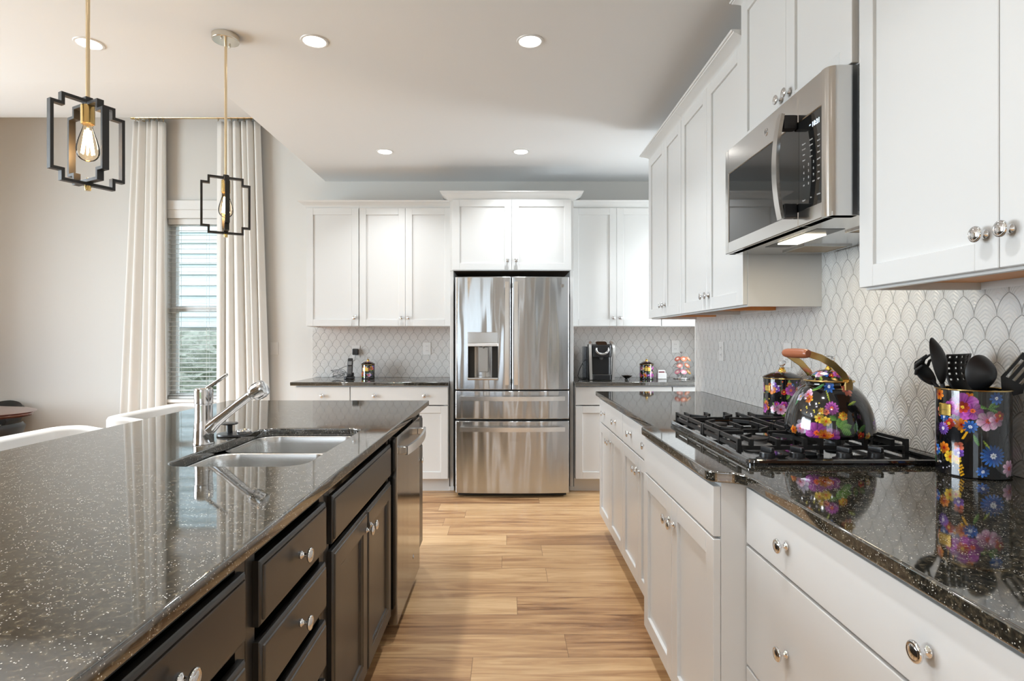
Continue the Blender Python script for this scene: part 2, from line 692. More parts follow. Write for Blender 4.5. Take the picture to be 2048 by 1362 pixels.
# tiled splashbacks are faces of the walls
bm = B(); box(bm, -1.785, -0.478, YB - 0.009, YB - 0.0005, 0.915, 1.40)
struct('tile_backsplash', bm, M_TILE_X, wb)
bm = B(); box(bm, 0.557, XN - 0.001, YB - 0.009, YB - 0.0005, 0.915, 1.40)
struct('tile_backsplash', bm, M_TILE_X, wb)
bm = B(); box(bm, XR - 0.009, XR - 0.0005, -0.6, 3.962, 0.915, 1.66)
struct('tile_backsplash', bm, M_TILE_Y, wr)
bm = B(); box(bm, XR - 0.011, XR + 0.12, 3.962, 3.977, 0.0, CEIL)
struct('wall_end_trim', bm, M_TILEEDGE, wr)

# baseboards
bm = B(); box(bm, XL, -1.76, YB - 0.016, YB - 0.0005, 0.0, 0.13, 0.004)
struct('baseboard_back', bm, M_TRIM)
bm = B(); box(bm, XL + 0.0005, XL + 0.016, YREAR, YB - 0.02, 0.0, 0.13, 0.004)
struct('baseboard_left', bm, M_TRIM)


def window(name, plane, c, a0, a1, z0, z1, inward, rows=(0.5,), cols=(), casing=0.09, sign=1):
    """framed opening: casing, sill, sashes and panes"""
    def bx(bm, aa, ab, da, db, za, zb, bev=0.003):
        d0, d1 = sorted((c + inward * da, c + inward * db))
        if plane == 'y':
            box(bm, aa, ab, d0, d1, za, zb, bev)
        else:
            box(bm, d0, d1, aa, ab, za, zb, bev)
    bm = B()
    bx(bm, a0 - casing, a0 + 0.004, 0.001, 0.02, z0 - 0.02, z1)
    bx(bm, a1 - 0.004, a1 + casing, 0.001, 0.02, z0 - 0.02, z1)
    bx(bm, a0 - casing, a1 + casing, 0.001, 0.022, z1 - 0.002, z1 + 0.075)
    bx(bm, a0 - casing - 0.02, a1 + casing + 0.02, 0.001, 0.03, z1 + 0.075, z1 + 0.16)
    w = struct(name, bm, M_TRIM)
    bm = B()
    bx(bm, a0 - casing - 0.02, a1 + casing + 0.02, -0.09, 0.055, z0 - 0.03, z0 - 0.0005)
    bx(bm, a0 - casing, a1 + casing, 0.001, 0.018, z0 - 0.11, z0 - 0.03)
    obj('window_sill', bm, M_TRIM, w)
    bm = B()
    f = 0.045
    bx(bm, a0, a0 + f, -0.13, -0.07, z0, z1)
    bx(bm, a1 - f, a1, -0.13, -0.07, z0, z1)
    bx(bm, a0 + f, a1 - f, -0.13, -0.07, z0, z0 + f)
    bx(bm, a0 + f, a1 - f, -0.13, -0.07, z1 - f, z1)
    for r in rows:
        zz = z0 + (z1 - z0) * r
        bx(bm, a0 + f, a1 - f, -0.13, -0.07, zz - 0.025, zz + 0.025)
    for q in cols:
        aa = a0 + (a1 - a0) * q
        bx(bm, aa - 0.035, aa + 0.035, -0.13, -0.07, z0 + f, z1 - f)
    obj('window_sash', bm, M_TRIM, w)
    bm = B()
    bx(bm, a0 + f, a1 - f, -0.104, -0.098, z0 + f, z1 - f, 0)
    obj('window_pane', bm, M_GLASS, w)
    return w


window('window_1', 'y', YB, WX0, WX1, WZ0, WZ1, -1)
window('added_window_2', 'x', XL, 0.1, 3.3, 0.5, 2.4, 1, cols=(0.25, 0.5, 0.75), sign=1)  # opening added in the unseen left wall to let in more light
window('window_3', 'y', YREAR, -3.3, -1.3, 0.35, 2.45, 1, cols=(0.333, 0.667), rows=())
window('window_4', 'y', YREAR, -0.28, -0.04, 0.1, 2.1, 1, rows=())
window('added_window_5', 'x', XN, 4.1, 4.6, 0.8, 2.1, -1)  # opening added in the unseen nook wall for the fill lamp

# horizontal blind in the back window
t = thing('window_blind', 'white horizontal slat blind half hidden by ivory curtains in back window', 'blind', ((WX0 + WX1) / 2, YB - 0.0, WZ0))
bw = (WX1 - WX0) / 2 - 0.006
bm = B()
nsl = 38
for k in range(nsl):
    z = 0.035 + k * (WZ1 - WZ0 - 0.10) / (nsl - 1)
    M = Matrix.Translation((0, 0.035, z)) @ Matrix.Rotation(R(5), 4, 'X')
    vs = box(bm, -bw, bw, -0.024, 0.024, -0.0014, 0.0014)
    bmesh.ops.transform(bm, matrix=M, verts=vs)
obj('slats', bm, M_TRIM, t)
bm = B(); box(bm, -bw, bw, 0.008, 0.062, WZ1 - WZ0 - 0.055, WZ1 - WZ0 - 0.001, 0.004)
obj('head_rail', bm, M_TRIM, t)
bm = B(); box(bm, -bw, bw, 0.012, 0.058, 0.001, 0.022, 0.004)
obj('bottom_rail', bm, M_TRIM, t)
for xx in (-bw * 0.75, -0.02, bw * 0.75):
    bm = B()
    for yy in (0.011, 0.060):
        tube(bm, [(xx, yy, 0.01), (xx, yy, WZ1 - WZ0 - 0.05)], 0.0014, 5)
    obj('ladder_cord', bm, M_TRIM, t)

# ground, hedge and the neighbour's house outside the windows
bm = B(); box(bm, -30, 30, -30, 30, -0.5, -0.3)
m, nt, p = newmat('lawn grass')
n = tex(nt, 'ShaderNodeTexNoise', coords(nt), Scale=9.0, Detail=5.0)
nt.links.new(ramp(nt, n.outputs[0], [(0.3, (0.06, 0.10, 0.03)), (0.7, (0.16, 0.22, 0.08))]), p.inputs['Base Color'])
p.inputs['Roughness'].default_value = 0.9
struct('lawn', bm, m)
m, nt, p = newmat('blue grey lap siding')
z = tex(nt, 'ShaderNodeTexNoise', coords(nt, (2, 2, 30)), Scale=2.0)
nt.links.new(ramp(nt, z.outputs[0], [(0.3, (0.50, 0.58, 0.60)), (0.7, (0.58, 0.66, 0.68))]), p.inputs['Base Color'])
p.inputs['Roughness'].default_value = 0.6
t = thing('neighbour_house', 'blue grey lap sided house seen through the window blind', 'house', (-4.5, 9.0, -0.3))
bm = B()
for k in range(30):
    zz = 1.75 + k * 0.165
    quad(bm, (-5, -0.0, zz), (5, -0.0, zz), (5, 0.028, zz + 0.165), (-5, 0.028, zz + 0.165))
    quad(bm, (-5, -0.0, zz), (5, -0.0, zz), (5, 0.03, zz), (-5, 0.03, zz))
box(bm, -5, 5, 0.03, 3.0, 0.0, 6.7)
obj('siding', bm, m, t)
bm = B(); box(bm, -5, 5, -0.03, 0.03, 0.0, 1.74)
m2, nt, p = newmat('grey stone foundation')
n = tex(nt, 'ShaderNodeTexVoronoi', coords(nt), Scale=5.0)
nt.links.new(ramp(nt, n.outputs[0], [(0.0, (0.33, 0.34, 0.30)), (0.7, (0.20, 0.215, 0.18))]), p.inputs['Base Color'])
obj('foundation', bm, m2, t)
t = bmesh.new()
bmesh.ops.create_icosphere(t, subdivisions=5, radius=1.0)
for v in t.verts:
    n = v.co.normalized()
    k = 1 + 0.10 * math.sin(9 * n.x + 3 * n.z) * math.sin(7 * n.y + 2) + random.uniform(-0.07, 0.07)
    v.co = Vector((n.x * 1.9 * k, n.y * 0.5 * k, n.z * 0.9 * k))
m3, nt, p = newmat('hedge leaves')
n = tex(nt, 'ShaderNodeTexNoise', coords(nt), Scale=22.0, Detail=4.0)
nt.links.new(ramp(nt, n.outputs[0], [(0.35, (0.19, 0.215, 0.17)), (0.65, (0.33, 0.355, 0.29))]), p.inputs['Base Color'])
tag(obj('hedge', t, m3, None, (-4.6, 8.0, 0.45), sharp=None), 'clipped green hedge outside behind the lower blind slats', 'hedge')


# ------------------------------------------------------------------ cabinets
def knob_mesh():
    bm = B()
    M = Matrix.Rotation(R(90), 4, 'X')      # axis towards -y (out of the door)
    lathe(bm, [(0.0, 0.0), (0.0085, 0.0), (0.0095, 0.002), (0.009, 0.004), (0.0055, 0.006), (0.0042, 0.010), (0.0042, 0.016), (0.007, 0.018),
               (0.0145, 0.0195), (0.0165, 0.0215), (0.0168, 0.0235), (0.0155, 0.0258), (0.0125, 0.0266), (0.0115, 0.0262), (0.0105, 0.0268), (0.006, 0.0283), (0.0, 0.0288)], 24, M)
    bmesh.ops.recalc_face_normals(bm, faces=bm.faces)
    me = bpy.data.meshes.new('knob')
    bm.to_mesh(me); bm.free()
    for p in me.polygons: p.use_smooth = True
    me.set_sharp_from_angle(angle=R(50))
    me.materials.append(M_CHROME)
    return me


KNOB = knob_mesh()


def knob(parent, x, y, z, s=1.0):
    o = bpy.data.objects.new('knob', KNOB)
    o.location = (x, y, z)
    o.scale = (s, s, s)
    return link(o, parent)


def front_bm(w, h, style, th=0.02):
    """door or drawer front, lower left at (0,0), outer face at y=0"""
    bm = B()
    if style == 'slab':
        box(bm, 0, w, 0, th, 0, h, 0.002, 2)
    elif style == 'shaker':
        s = 0.058
        box(bm, 0, s, 0, th, 0, h, 0.0015)
        box(bm, w - s, w, 0, th, 0, h, 0.0015)
        box(bm, s, w - s, 0, th, 0, s, 0.0015)
        box(bm, s, w - s, 0, th, h - s, h, 0.0015)
        box(bm, s - 0.004, w - s + 0.004, 0.010, th - 0.001, s - 0.004, h - s + 0.004)
    else:
        # routed edge: stepped rim
        def ring(i, y):
            return [(i, y, i), (w - i, y, i), (w - i, y, h - i), (i, y, h - i)]
        rings = [ring(0, th), ring(0, 0.0085), ring(0.004, 0.005), ring(0.010, 0.004), ring(0.0115, 0.0012), ring(0.0145, 0.0)]
        if style == 'dark_door':
            s = 0.062
            rings += [ring(s, 0.0), ring(s + 0.003, 0.003), ring(s + 0.010, 0.0045), ring(s + 0.013, 0.009), ring(s + 0.016, 0.0105)]
        vr = loft(bm, rings, cap0=True, cap1=True)
    return bm


def carcass(T, w, d, z0, z1, m, toe=0.0, bottom=None, frame=0.04, back=True, open_bottom=False, left_front=None):
    bm = B()
    f = 0.0205
    t = 0.018
    zb = z0 + toe
    box(bm, 0.0005, t, f, d, zb, z1)
    box(bm, w - t, w - 0.0005, f, d, zb, z1)
    box(bm, t, w - t, f, f + 0.019, zb, zb + frame)
    box(bm, t, w - t, f, f + 0.019, z1 - frame, z1)
    box(bm, t, frame, f, f + 0.019, zb + frame, z1 - frame)
    box(bm, w - frame, w - t, f, f + 0.019, zb + frame, z1 - frame)
    if back:
        box(bm, t, w - t, d - 0.008, d - 0.001, zb, z1)
    if toe:
        box(bm, 0.0005, w - 0.0005, 0.085, 0.10, z0 + 0.0005, zb)
        box(bm, 0.0005, t, 0.10, d, z0 + 0.0005, zb)
        box(bm, w - t, w - 0.0005, 0.10, d, z0 + 0.0005, zb)
    obj('carcass', bm, m, T)
    up = 0.02 if open_bottom else 0.0
    bm = B(); box(bm, t, w - t, f + 0.02, d - 0.009, zb + up, zb + up + 0.012)
    if open_bottom:
        for xx in (w * 0.5,):
            box(bm, xx - 0.02, xx + 0.02, f + 0.02, d - 0.009, zb + 0.004, zb + up)
    obj('bottom_panel', bm, bottom or m, T)
    if z1 > 1.2:
        bm = B(); box(bm, t, w - t, f + 0.02, d - 0.009, z1 - 0.02, z1 - 0.004)
        obj('top_panel', bm, m, T)


def cab(name, label, cat, loc, rz, w, d, z0, z1, fronts, m=None, toe=0.0, group=None, bottom=None, open_bottom=False, ks=1.0):
    m = m or M_WHITE
    T = thing(name, label, cat, (loc[0], loc[1], z0), rz, group)
    carcass(T, w, d, 0.0, z1 - z0, m, toe, bottom, open_bottom=open_bottom)
    for kind, x0, x1, za, zb, style, knobs in fronts:
        f = obj(kind, front_bm(x1 - x0, zb - za, style), m, T, (x0, 0, za - z0))
        for kx, kz in knobs:
            knob(f, kx - x0, 0.0, kz - za, ks)
    return T


def crown(T, x0, x1, d, z, h, proj, m=None, left=True, right=True):
    """crown moulding along the front (y=0.02) with returns"""
    m = m or M_WHITE
    prof = [(0.0, 0.0), (0.006, 0.0), (0.010, 0.25), (0.022, 0.5), (0.045, 0.72), (0.058, 0.80), (0.060, 0.88), (0.066, 0.89), (0.070, 1.0), (0.0, 1.0)]
    bm = B()
    rings = []
    k = proj / 0.07
    for p, q in prof:
        p *= k
        xl = x0 - (p if left else 0)
        xr = x1 + (p if right else 0)
        zz = z + q * h
        y = 0.021 - p
        pts = [(xl, d, zz), (xl, y, zz), (xr, y, zz), (xr, d, zz)]
        rings.append(pts)
    loft(bm, rings, closed=False)
    quad(bm, *rings[-2])
    obj('crown_moulding', bm, m, T, sharp=25)


def doors2(w, za, zb, kz, style='shaker', g=0.002, side=0.003, kin=0.030, mid=None):
    c = mid if mid else w / 2
    return [('door', side, c - g / 2, za, zb, style, [(c - kin, kz)]), ('door', c + g / 2, w - side, za, zb, style, [(c + kin, kz)])]


# back wall, base run
FB = 4.71
dB = YB - FB - 0.002
cab('base_cabinet', 'white one drawer base cabinet at left end of back run', 'cabinet', (-1.737, FB), 0, 0.451, dB, 0, 0.884,
    [('drawer', 0.003, 0.448, 0.724, 0.872, 'slab', [(0.2255, 0.80)]), ('door', 0.003, 0.448, 0.118, 0.716, 'shaker', [(0.418, 0.66)])], toe=0.114)
w = 0.804
cab('base_cabinet', 'white base cabinet with wide two knob drawer left of the refrigerator', 'cabinet', (-1.285, FB), 0, w, dB, 0, 0.884,
    [('drawer', 0.003, w - 0.003, 0.724, 0.872, 'slab', [(0.20, 0.80), (0.61, 0.80)])] + doors2(w, 0.118, 0.716, 0.66), toe=0.114)
w = 0.795
cab('base_cabinet', 'white base cabinet under the coffee maker, right of the refrigerator', 'cabinet', (0.559, FB), 0, w, dB, 0, 0.884,
    [('drawer', 0.003, w - 0.003, 0.724, 0.872, 'slab', [(0.20, 0.80), (0.60, 0.80)])] + doors2(w, 0.118, 0.716, 0.66), toe=0.114)
w = 0.78
cab('base_cabinet', 'white base cabinet under the coffee pod carousel, half hidden by tiled wall end', 'cabinet', (1.357, FB), 0, w, dB, 0, 0.884,
    [('drawer', 0.003, w - 0.003, 0.724, 0.872, 'slab', [(0.39, 0.80)])] + doors2(w, 0.118, 0.716, 0.66), toe=0.114)

# back wall, wall cabinets
FU = 4.965
dU = YB - FU - 0.002
U0, U1 = 1.373, 2.400
w = 0.457
T = cab('wall_cabinet', 'white single door wall cabinet at left end of back wall', 'cabinet', (-1.736, FU), 0, w, dU, U0, U1,
        [('door', 0.003, w - 0.003, U0 + 0.004, U1 - 0.004, 'shaker', [(w - 0.035, U0 + 0.075)])], bottom=M_CARC, open_bottom=True)
crown(T, 0, w, dU, U1 - U0 - 0.003, 0.057, 0.065, right=False)
w = 0.80
T = cab('wall_cabinet', 'white two door wall cabinet left of the refrigerator cabinet', 'cabinet', (-1.278, FU), 0, w, dU, U0, U1,
        doors2(w, U0 + 0.004, U1 - 0.004, U0 + 0.075), bottom=M_CARC, open_bottom=True)
crown(T, 0, w - 0.001, dU, U1 - U0 - 0.003, 0.057, 0.065, left=False, right=False)
w = 0.776
T = cab('wall_cabinet', 'white two door wall cabinet above the coffee maker', 'cabinet', (0.558, FU), 0, w, dU, U0, U1,
        doors2(w, U0 + 0.004, U1 - 0.004, U0 + 0.075), bottom=M_CARC, open_bottom=True)
crown(T, 0.001, w, dU, U1 - U0 - 0.003, 0.057, 0.065, left=False, right=False)
w = 0.80
T = cab('wall_cabinet', 'white wall cabinet above the coffee pod carousel, mostly hidden', 'cabinet', (1.335, FU), 0, w, dU, U0, U1,
        doors2(w, U0 + 0.004, U1 - 0.004, U0 + 0.075), bottom=M_CARC, open_bottom=True)
crown(T, 0, w, dU, U1 - U0 - 0.003, 0.057, 0.065, left=False, right=False)

# refrigerator surround
T = thing('refrigerator_cabinet', 'white cabinet bridging over the steel refrigerator with tall side panels', 'cabinet', (-0.476, 4.78, 0))
fw = 1.031
dF = YB - 4.78 - 0.002
for x in (0.0, fw - 0.029):
    bm = B(); box(bm, x, x + 0.029, 0.022, dF, 0.0005, 1.834, 0.002)
    sp = obj('side_panel', bm, M_WHITE, T)
    bm = B(); box(bm, x - 0.006, x + 0.035, 0.012, 0.03, 0.0005, 0.035, 0.003)
    obj('plinth_block', bm, M_WHITE, sp)
bm = B(); box(bm, 0, fw, 0.0205, dF, 1.834, 2.43)
obj('cabinet_box', bm, M_WHITE, T)
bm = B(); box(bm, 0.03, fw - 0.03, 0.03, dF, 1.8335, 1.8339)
obj('underside_panel', bm, mat('dark brown underside', (0.06, 0.03, 0.012), 0.6), T)  # thin dark brown sheet below the cabinet box
for kind, x0, x1, za, zb, st, kn in (('door', 0.022, 0.5145, 1.838, 2.425, 'shaker', [(0.48, 1.915)]), ('door', 0.5165, 1.009, 1.838, 2.425, 'shaker', [(0.551, 1.915)])):
    f = obj(kind, front_bm(x1 - x0, zb - za, st), M_WHITE, T, (x0, 0, za))
    for kx, kz in kn: knob(f, kx - x0, 0, kz - za)
crown(T, 0, fw, dF, 2.415, 0.068, 0.078)

# right wall, base run (fronts face the aisle)
RZ = R(-90)
cab('base_cabinet', 'white two door base cabinet at far end of the right run', 'cabinet', (0.61, 3.79), RZ, 0.755, XR - 0.612, 0, 0.884,
    [('drawer', 0.003, 0.752, 0.728, 0.872, 'slab', [(0.20, 0.80), (0.56, 0.80)])] + doors2(0.755, 0.118, 0.720, 0.655), toe=0.114)
cab('base_cabinet', 'white two door base cabinet next beyond the protruding cooktop cabinet', 'cabinet', (0.61, 3.034), RZ, 0.722, XR - 0.612, 0, 0.884,
    [('drawer', 0.003, 0.719, 0.728, 0.872, 'slab', [(0.21, 0.80), (0.53, 0.80)])] + doors2(0.722, 0.118, 0.720, 0.655), toe=0.114)
cab('cooktop_cabinet', 'white protruding base cabinet with false drawer front under the gas cooktop', 'cabinet', (0.55, 2.31), RZ, 0.78, XR - 0.552, 0, 0.884,
    [('drawer_front', 0.003, 0.777, 0.738, 0.872, 'slab', [])] + doors2(0.78, 0.118, 0.731, 0.655), toe=0.114)
w = 0.915
cab('drawer_cabinet', 'white three drawer base cabinet nearest the camera on the right', 'cabinet', (0.635, 1.529), RZ, w, XR - 0.637, 0, 0.884,
    [('drawer', 0.003, w - 0.003, 0.725, 0.872, 'slab', [(0.225, 0.795), (0.665, 0.795)]), ('drawer', 0.003, w - 0.003, 0.405, 0.717, 'slab', [(0.225, 0.55), (0.665, 0.55)]),
     ('drawer', 0.003, w - 0.003, 0.118, 0.397, 'slab', [(0.225, 0.26), (0.665, 0.26)])], toe=0.114)

# right wall, wall cabinets
V0, V1 = 1.400, 2.515
dV = XR - 0.975 - 0.002


def rcrown(T, w, left, right, z1, h=0.03, z0=0.0, proj=0.07):
    crown(T, 0, w, dV, z1 - z0 - 0.03, 0.06, proj, left=left, right=right)


w = 0.737
T = cab('wall_cabinet', 'white two door wall cabinet at far end of the right wall', 'cabinet', (0.975, 3.96), RZ, w, dV, V0, V1,
        doors2(w, V0 + 0.006, V1 - 0.02, V0 + 0.075, mid=0.389), bottom=M_CARC, open_bottom=True)
rcrown(T, w, True, False, V1, z0=V0)
w = 0.846
T = cab('wall_cabinet', 'white two door wall cabinet just beyond the microwave', 'cabinet', (0.975, 3.222), RZ, w, dV, V0, V1,
        doors2(w, V0 + 0.006, V1 - 0.02, V0 + 0.075, mid=0.414), bottom=M_CARC, open_bottom=True)
rcrown(T, w, False, False, V1, z0=V0)
w = 0.766
T = cab('wall_cabinet', 'white short wall cabinet above the microwave reaching the ceiling', 'cabinet', (0.965, 2.3735), RZ, w, XR - 0.967, 2.036, 2.665,
        doors2(w, 2.040, 2.645, 2.105), bottom=M_CARC)
crown(T, 0, w, XR - 0.967, 0.585, 0.06, 0.05)
w = 0.895
T = cab('wall_cabinet', 'white two door wall cabinet nearest the camera, right of the microwave', 'cabinet', (0.975, 1.595), RZ, w, dV, V0, V1,
        doors2(w, V0 + 0.006, V1 - 0.02, V0 + 0.078, mid=0.455), bottom=M_CARC, open_bottom=True)
rcrown(T, w, False, False, V1, z0=V0)

# island, black cabinets facing the aisle
LZ = R(90)
XI = -0.475
dI = 0.62
SD = 'dark_drawer'
cab('drawer_cabinet', 'black island drawer cabinet nearest the camera, cut by the photo bottom', 'cabinet', (XI, 0.575), LZ, 0.512, dI, 0, 0.884,
    [('drawer', 0.03, 0.483, za, zb, SD, [(0.2565, (za + zb) / 2)]) for za, zb in ((0.708, 0.837), (0.553, 0.676), (0.395, 0.521), (0.13, 0.365))], m=M_BLACKCAB, toe=0.1)
cab('drawer_cabinet', 'black island drawer cabinet beside the two sink doors', 'cabinet', (XI, 1.088), LZ, 0.467, dI, 0, 0.884,
    [('drawer', 0.03, 0.438, za, zb, SD, [(0.234, (za + zb) / 2)]) for za, zb in ((0.704, 0.833), (0.551, 0.674), (0.395, 0.521), (0.13, 0.365))], m=M_BLACKCAB, toe=0.1)
w = 0.838
cab('sink_cabinet', 'black island cabinet with two framed doors below the steel sink', 'cabinet', (XI, 1.556), LZ, w, dI, 0, 0.884,
    [('drawer_front', 0.027, w - 0.027, 0.700, 0.833, SD, [])] +
    [('door', 0.027, 0.410, 0.118, 0.680, 'dark_door', [(0.383, 0.62)]), ('door', 0.414, w - 0.027, 0.118, 0.680, 'dark_door', [(0.441, 0.62)])], m=M_BLACKCAB, toe=0.1)
cab('end_cabinet', 'narrow black island end cabinet beyond the dishwasher', 'cabinet', (XI, 3.026), LZ, 0.235, dI, 0, 0.884,
    [('drawer', 0.012, 0.223, 0.704, 0.833, SD, [(0.117, 0.77)]), ('door', 0.012, 0.223, 0.118, 0.680, 'dark_drawer', [(0.04, 0.62)])], m=M_BLACKCAB, toe=0.1)

# worktops
bm = B()
hole = rrect(-0.7625, 1.9265, 0.1975, 0.3415, 0.07, 8)
prism(bm, [(-1.59, 0.25), (-0.447, 0.25), (-0.447, 3.295), (-1.59, 3.295)], 0.8842, 0.914, [hole], bev=0.005)
tag(obj('worktop', bm, M_GRAN), 'polished black granite island worktop with undermount sink cutout', 'worktop')
bm = B()
prism(bm, [(-1.766, 4.68), (-0.478, 4.68), (-0.478, YB - 0.001), (-1.766, YB - 0.001)], 0.8842, 0.914, bev=0.004)
tag(obj('worktop', bm, M_GRAN), 'black granite worktop on back wall left of the refrigerator', 'worktop')
bm = B()
prism(bm, [(0.557, 4.68), (XN - 0.002, 4.68), (XN - 0.002, YB - 0.001), (0.557, YB - 0.001)], 0.8842, 0.914, bev=0.004)
tag(obj('worktop', bm, M_GRAN), 'black granite worktop under the coffee maker and pod carousel', 'worktop')
bm = B()
out = [(XR - 0.001, 0.60), (XR - 0.001, 3.86), (0.595, 3.86), (0.595, 2.345), (0.590, 2.325), (0.560, 2.315), (0.538, 2.30), (0.535, 2.285), (0.535, 1.565)]
out += [(0.537, 1.545), (0.545, 1.53), (0.560, 1.522), (0.590, 1.512), (0.606, 1.500), (0.616, 1.482), (0.620, 1.46), (0.620, 0.60)]
prism(bm, out, 0.8842, 0.914, bev=0.005)
tag(obj('worktop', bm, M_GRAN), 'black granite worktop along the right wall with bumped out cooktop section', 'worktop')


def text_obj(name, s, size, m, parent, M, ext=0.0006, align='CENTER', bold=0.0):
    c = bpy.data.curves.new(name, 'FONT')
    c.body = s
    c.size = size
    c.extrude = ext
    c.offset = bold
    c.align_x = align
    c.align_y = 'CENTER'
    o = bpy.data.objects.new(name, c)
    COL.objects.link(o)
    bpy.context.view_layer.update()
    me = bpy.data.meshes.new_from_object(o.evaluated_get(bpy.context.evaluated_depsgraph_get()))
    bpy.data.objects.remove(o)
    bpy.data.curves.remove(c)
    me.materials.clear()
    me.transform(M)
    return finish(name, me, m, parent, sharp=None)


FACE = Matrix.Rotation(R(90), 4, 'X')     # text lying in XY -> upright, facing -y


def monogram(parent, x, y, z, r, m=None):
    """round maker's roundel with a swirl script monogram"""
    m = m or M_CHROME
    bm = B()
    M = Matrix.Translation((x, y, z)) @ Matrix.Rotation(R(90), 4, 'X')
    lathe(bm, [(r * 0.86, 0.0), (r * 0.86, 0.0012), (r, 0.0012), (r, 0.0), (r * 0.86, 0.0)], 32, M)
    lathe(bm, [(0, 0.0001), (r * 0.85, 0.0001), (r * 0.85, 0.0004), (0, 0.0004)], 32, M)
    for k in range(4):
        a = R(45 + 90 * k)
        pts = [(x + r * (0.60 * math.cos(a + b) + 0.10 * math.cos(a)), y - 0.0009, z + r * (0.60 * math.sin(a + b) + 0.10 * math.sin(a))) for b in [R(q) for q in (-30, -15, 0, 15, 30)]]
        tube(bm, pts, r * 0.06, 5)
    o = obj('maker_roundel', bm, m, parent)
    text_obj('monogram', 'GE', r * 1.0, M_GREYP, o, Matrix.Translation((x, y - 0.0006, z)) @ FACE, 0.0006)
    return o


# ------------------------------------------------------------------ refrigerator
T = thing('refrigerator', 'stainless french door refrigerator with water dispenser and two bottom drawers', 'refrigerator', (0.0415, 4.563, 0))
HW = 0.4545


def bow(x):
    return 0.022 * (x / HW) ** 2


def door_bm(x0, x1, z0, z1, hole=None, th=0.085):
    """bowed door with rounded edges; optional rectangular opening"""
    bm = B()
    rr = 0.010
    xs = [x0, x0 + 0.003, x0 + rr] + [x0 + rr + (x1 - x0 - 2 * rr) * k / 16 for k in range(1, 16)] + [x1 - rr, x1 - 0.003, x1]
    zs = [z0, z0 + 0.002, z0 + 0.006] + [z0 + 0.006 + (z1 - z0 - 0.012) * k / 6 for k in range(1, 6)] + [z1 - 0.006, z1 - 0.002, z1]
    if hole:
        xs = sorted([q for q in xs if abs(q - hole[0]) > 0.006 and abs(q - hole[1]) > 0.006] + [hole[0], hole[1]])
        zs = sorted([q for q in zs if abs(q - hole[2]) > 0.006 and abs(q - hole[3]) > 0.006] + [hole[2], hole[3]])

    def yy(x, z):
        e = min(x - x0, x1 - x)
        ez = min(z - z0, z1 - z)
        y = bow(x)
        if e < rr: y += rr - math.sqrt(max(0, rr * rr - (rr - e) ** 2))
        if ez < 0.006: y += 0.006 - math.sqrt(max(0, 0.006 ** 2 - (0.006 - ez) ** 2))
        return y
    g = [[bm.verts.new((x, yy(x, z), z)) for z in zs] for x in xs]
    for i in range(len(xs) - 1):
        for j in range(len(zs) - 1):
            if hole and hole[0] - 1e-6 <= xs[i] and xs[i + 1] <= hole[1] + 1e-6 and hole[2] - 1e-6 <= zs[j] and zs[j + 1] <= hole[3] + 1e-6:
                continue
            bm.faces.new((g[i][j], g[i + 1][j], g[i + 1][j + 1], g[i][j + 1]))
    # sides and back
    for i in range(len(xs) - 1):
        for j, z in ((0, z0), (-1, z1)):
            a, b = g[i][j], g[i + 1][j]
            quad(bm, a.co, b.co, (b.co.x, th, z), (a.co.x, th, z))
    for i, x in ((0, x0), (-1, x1)):
        for j in range(len(zs) - 1):
            a, b = g[i][j], g[i][j + 1]
            quad(bm, a.co, b.co, (x, th, b.co.z), (x, th, a.co.z))
    quad(bm, (x0, th, z0), (x1, th, z0), (x1, th, z1), (x0, th, z1))
    bmesh.ops.remove_doubles(bm, verts=bm.verts, dist=1e-5)
    return bm


bm = B(); box(bm, -HW + 0.012, HW - 0.012, 0.088, 0.69, 0.03, 1.75)
obj('case', bm, M_GREYP, T)
bm = B(); box(bm, -HW + 0.02, HW - 0.02, 0.06, 0.10, 0.012, 0.05)
for x in (-0.40, 0.40):
    box(bm, x - 0.03, x + 0.03, 0.10, 0.16, 0.0005, 0.03)
obj('kick_grille', bm, M_GAP, T)
cx = -0.0065
hole = (-0.352, -0.113, 0.955, 1.318)
dl = obj('door', door_bm(-HW, cx - 0.003, 0.862, 1.760, hole), M_FRIDGE, T, sharp=60)
dr = obj('door', door_bm(cx + 0.003, HW, 0.862, 1.760), M_FRIDGE, T, sharp=60)
d1 = obj('drawer', door_bm(-HW, HW, 0.628, 0.852), M_FRIDGE, T, sharp=60)
d2 = obj('drawer', door_bm(-HW, HW, 0.036, 0.612), M_FRIDGE, T, sharp=60)
for o in (dl, dr, d1, d2):
    uv = o.data.uv_layers.new(name='brush')
    for lp in o.data.loops:
        c = o.data.vertices[lp.vertex_index].co
        uv.data[lp.index].uv = (c.z, c.x)
bm = B(); box(bm, -HW + 0.006, HW - 0.006, 0.05, 0.088, 0.04, 1.755)
obj('gasket', bm, M_GAP, T)
for d, x in ((dl, cx - 0.036), (dr, cx + 0.036)):
    bm = B()
    pts = [(x, -0.062 + 0.012 * (2 * k / 12 - 1) ** 2, 0.905 + 0.81 * k / 12) for k in range(13)]
    tube(bm, pts, 0, square=(0.030, 0.014), up=(0, 1, 0))
    for z in (0.93, 1.69):
        box(bm, x - 0.014, x + 0.014, -0.052, 0.004, z - 0.018, z + 0.018, 0.004)
    obj('handle', bm, M_BAR, d, sharp=40)
for d, z in ((d1, 0.795), (d2, 0.553)):
    bm = B()
    pts = [(-0.415 + 0.83 * k / 16, -0.058 + 0.03 * (2 * k / 16 - 1) ** 2, z) for k in range(17)]
    tube(bm, pts, 0, square=(0.034, 0.014), up=(0, 1, 0))
    for x in (-0.40, 0.40):
        box(bm, x - 0.016, x + 0.016, -0.026, 0.024, z - 0.014, z + 0.014, 0.003)
    obj('handle', bm, M_BAR, d, sharp=40)
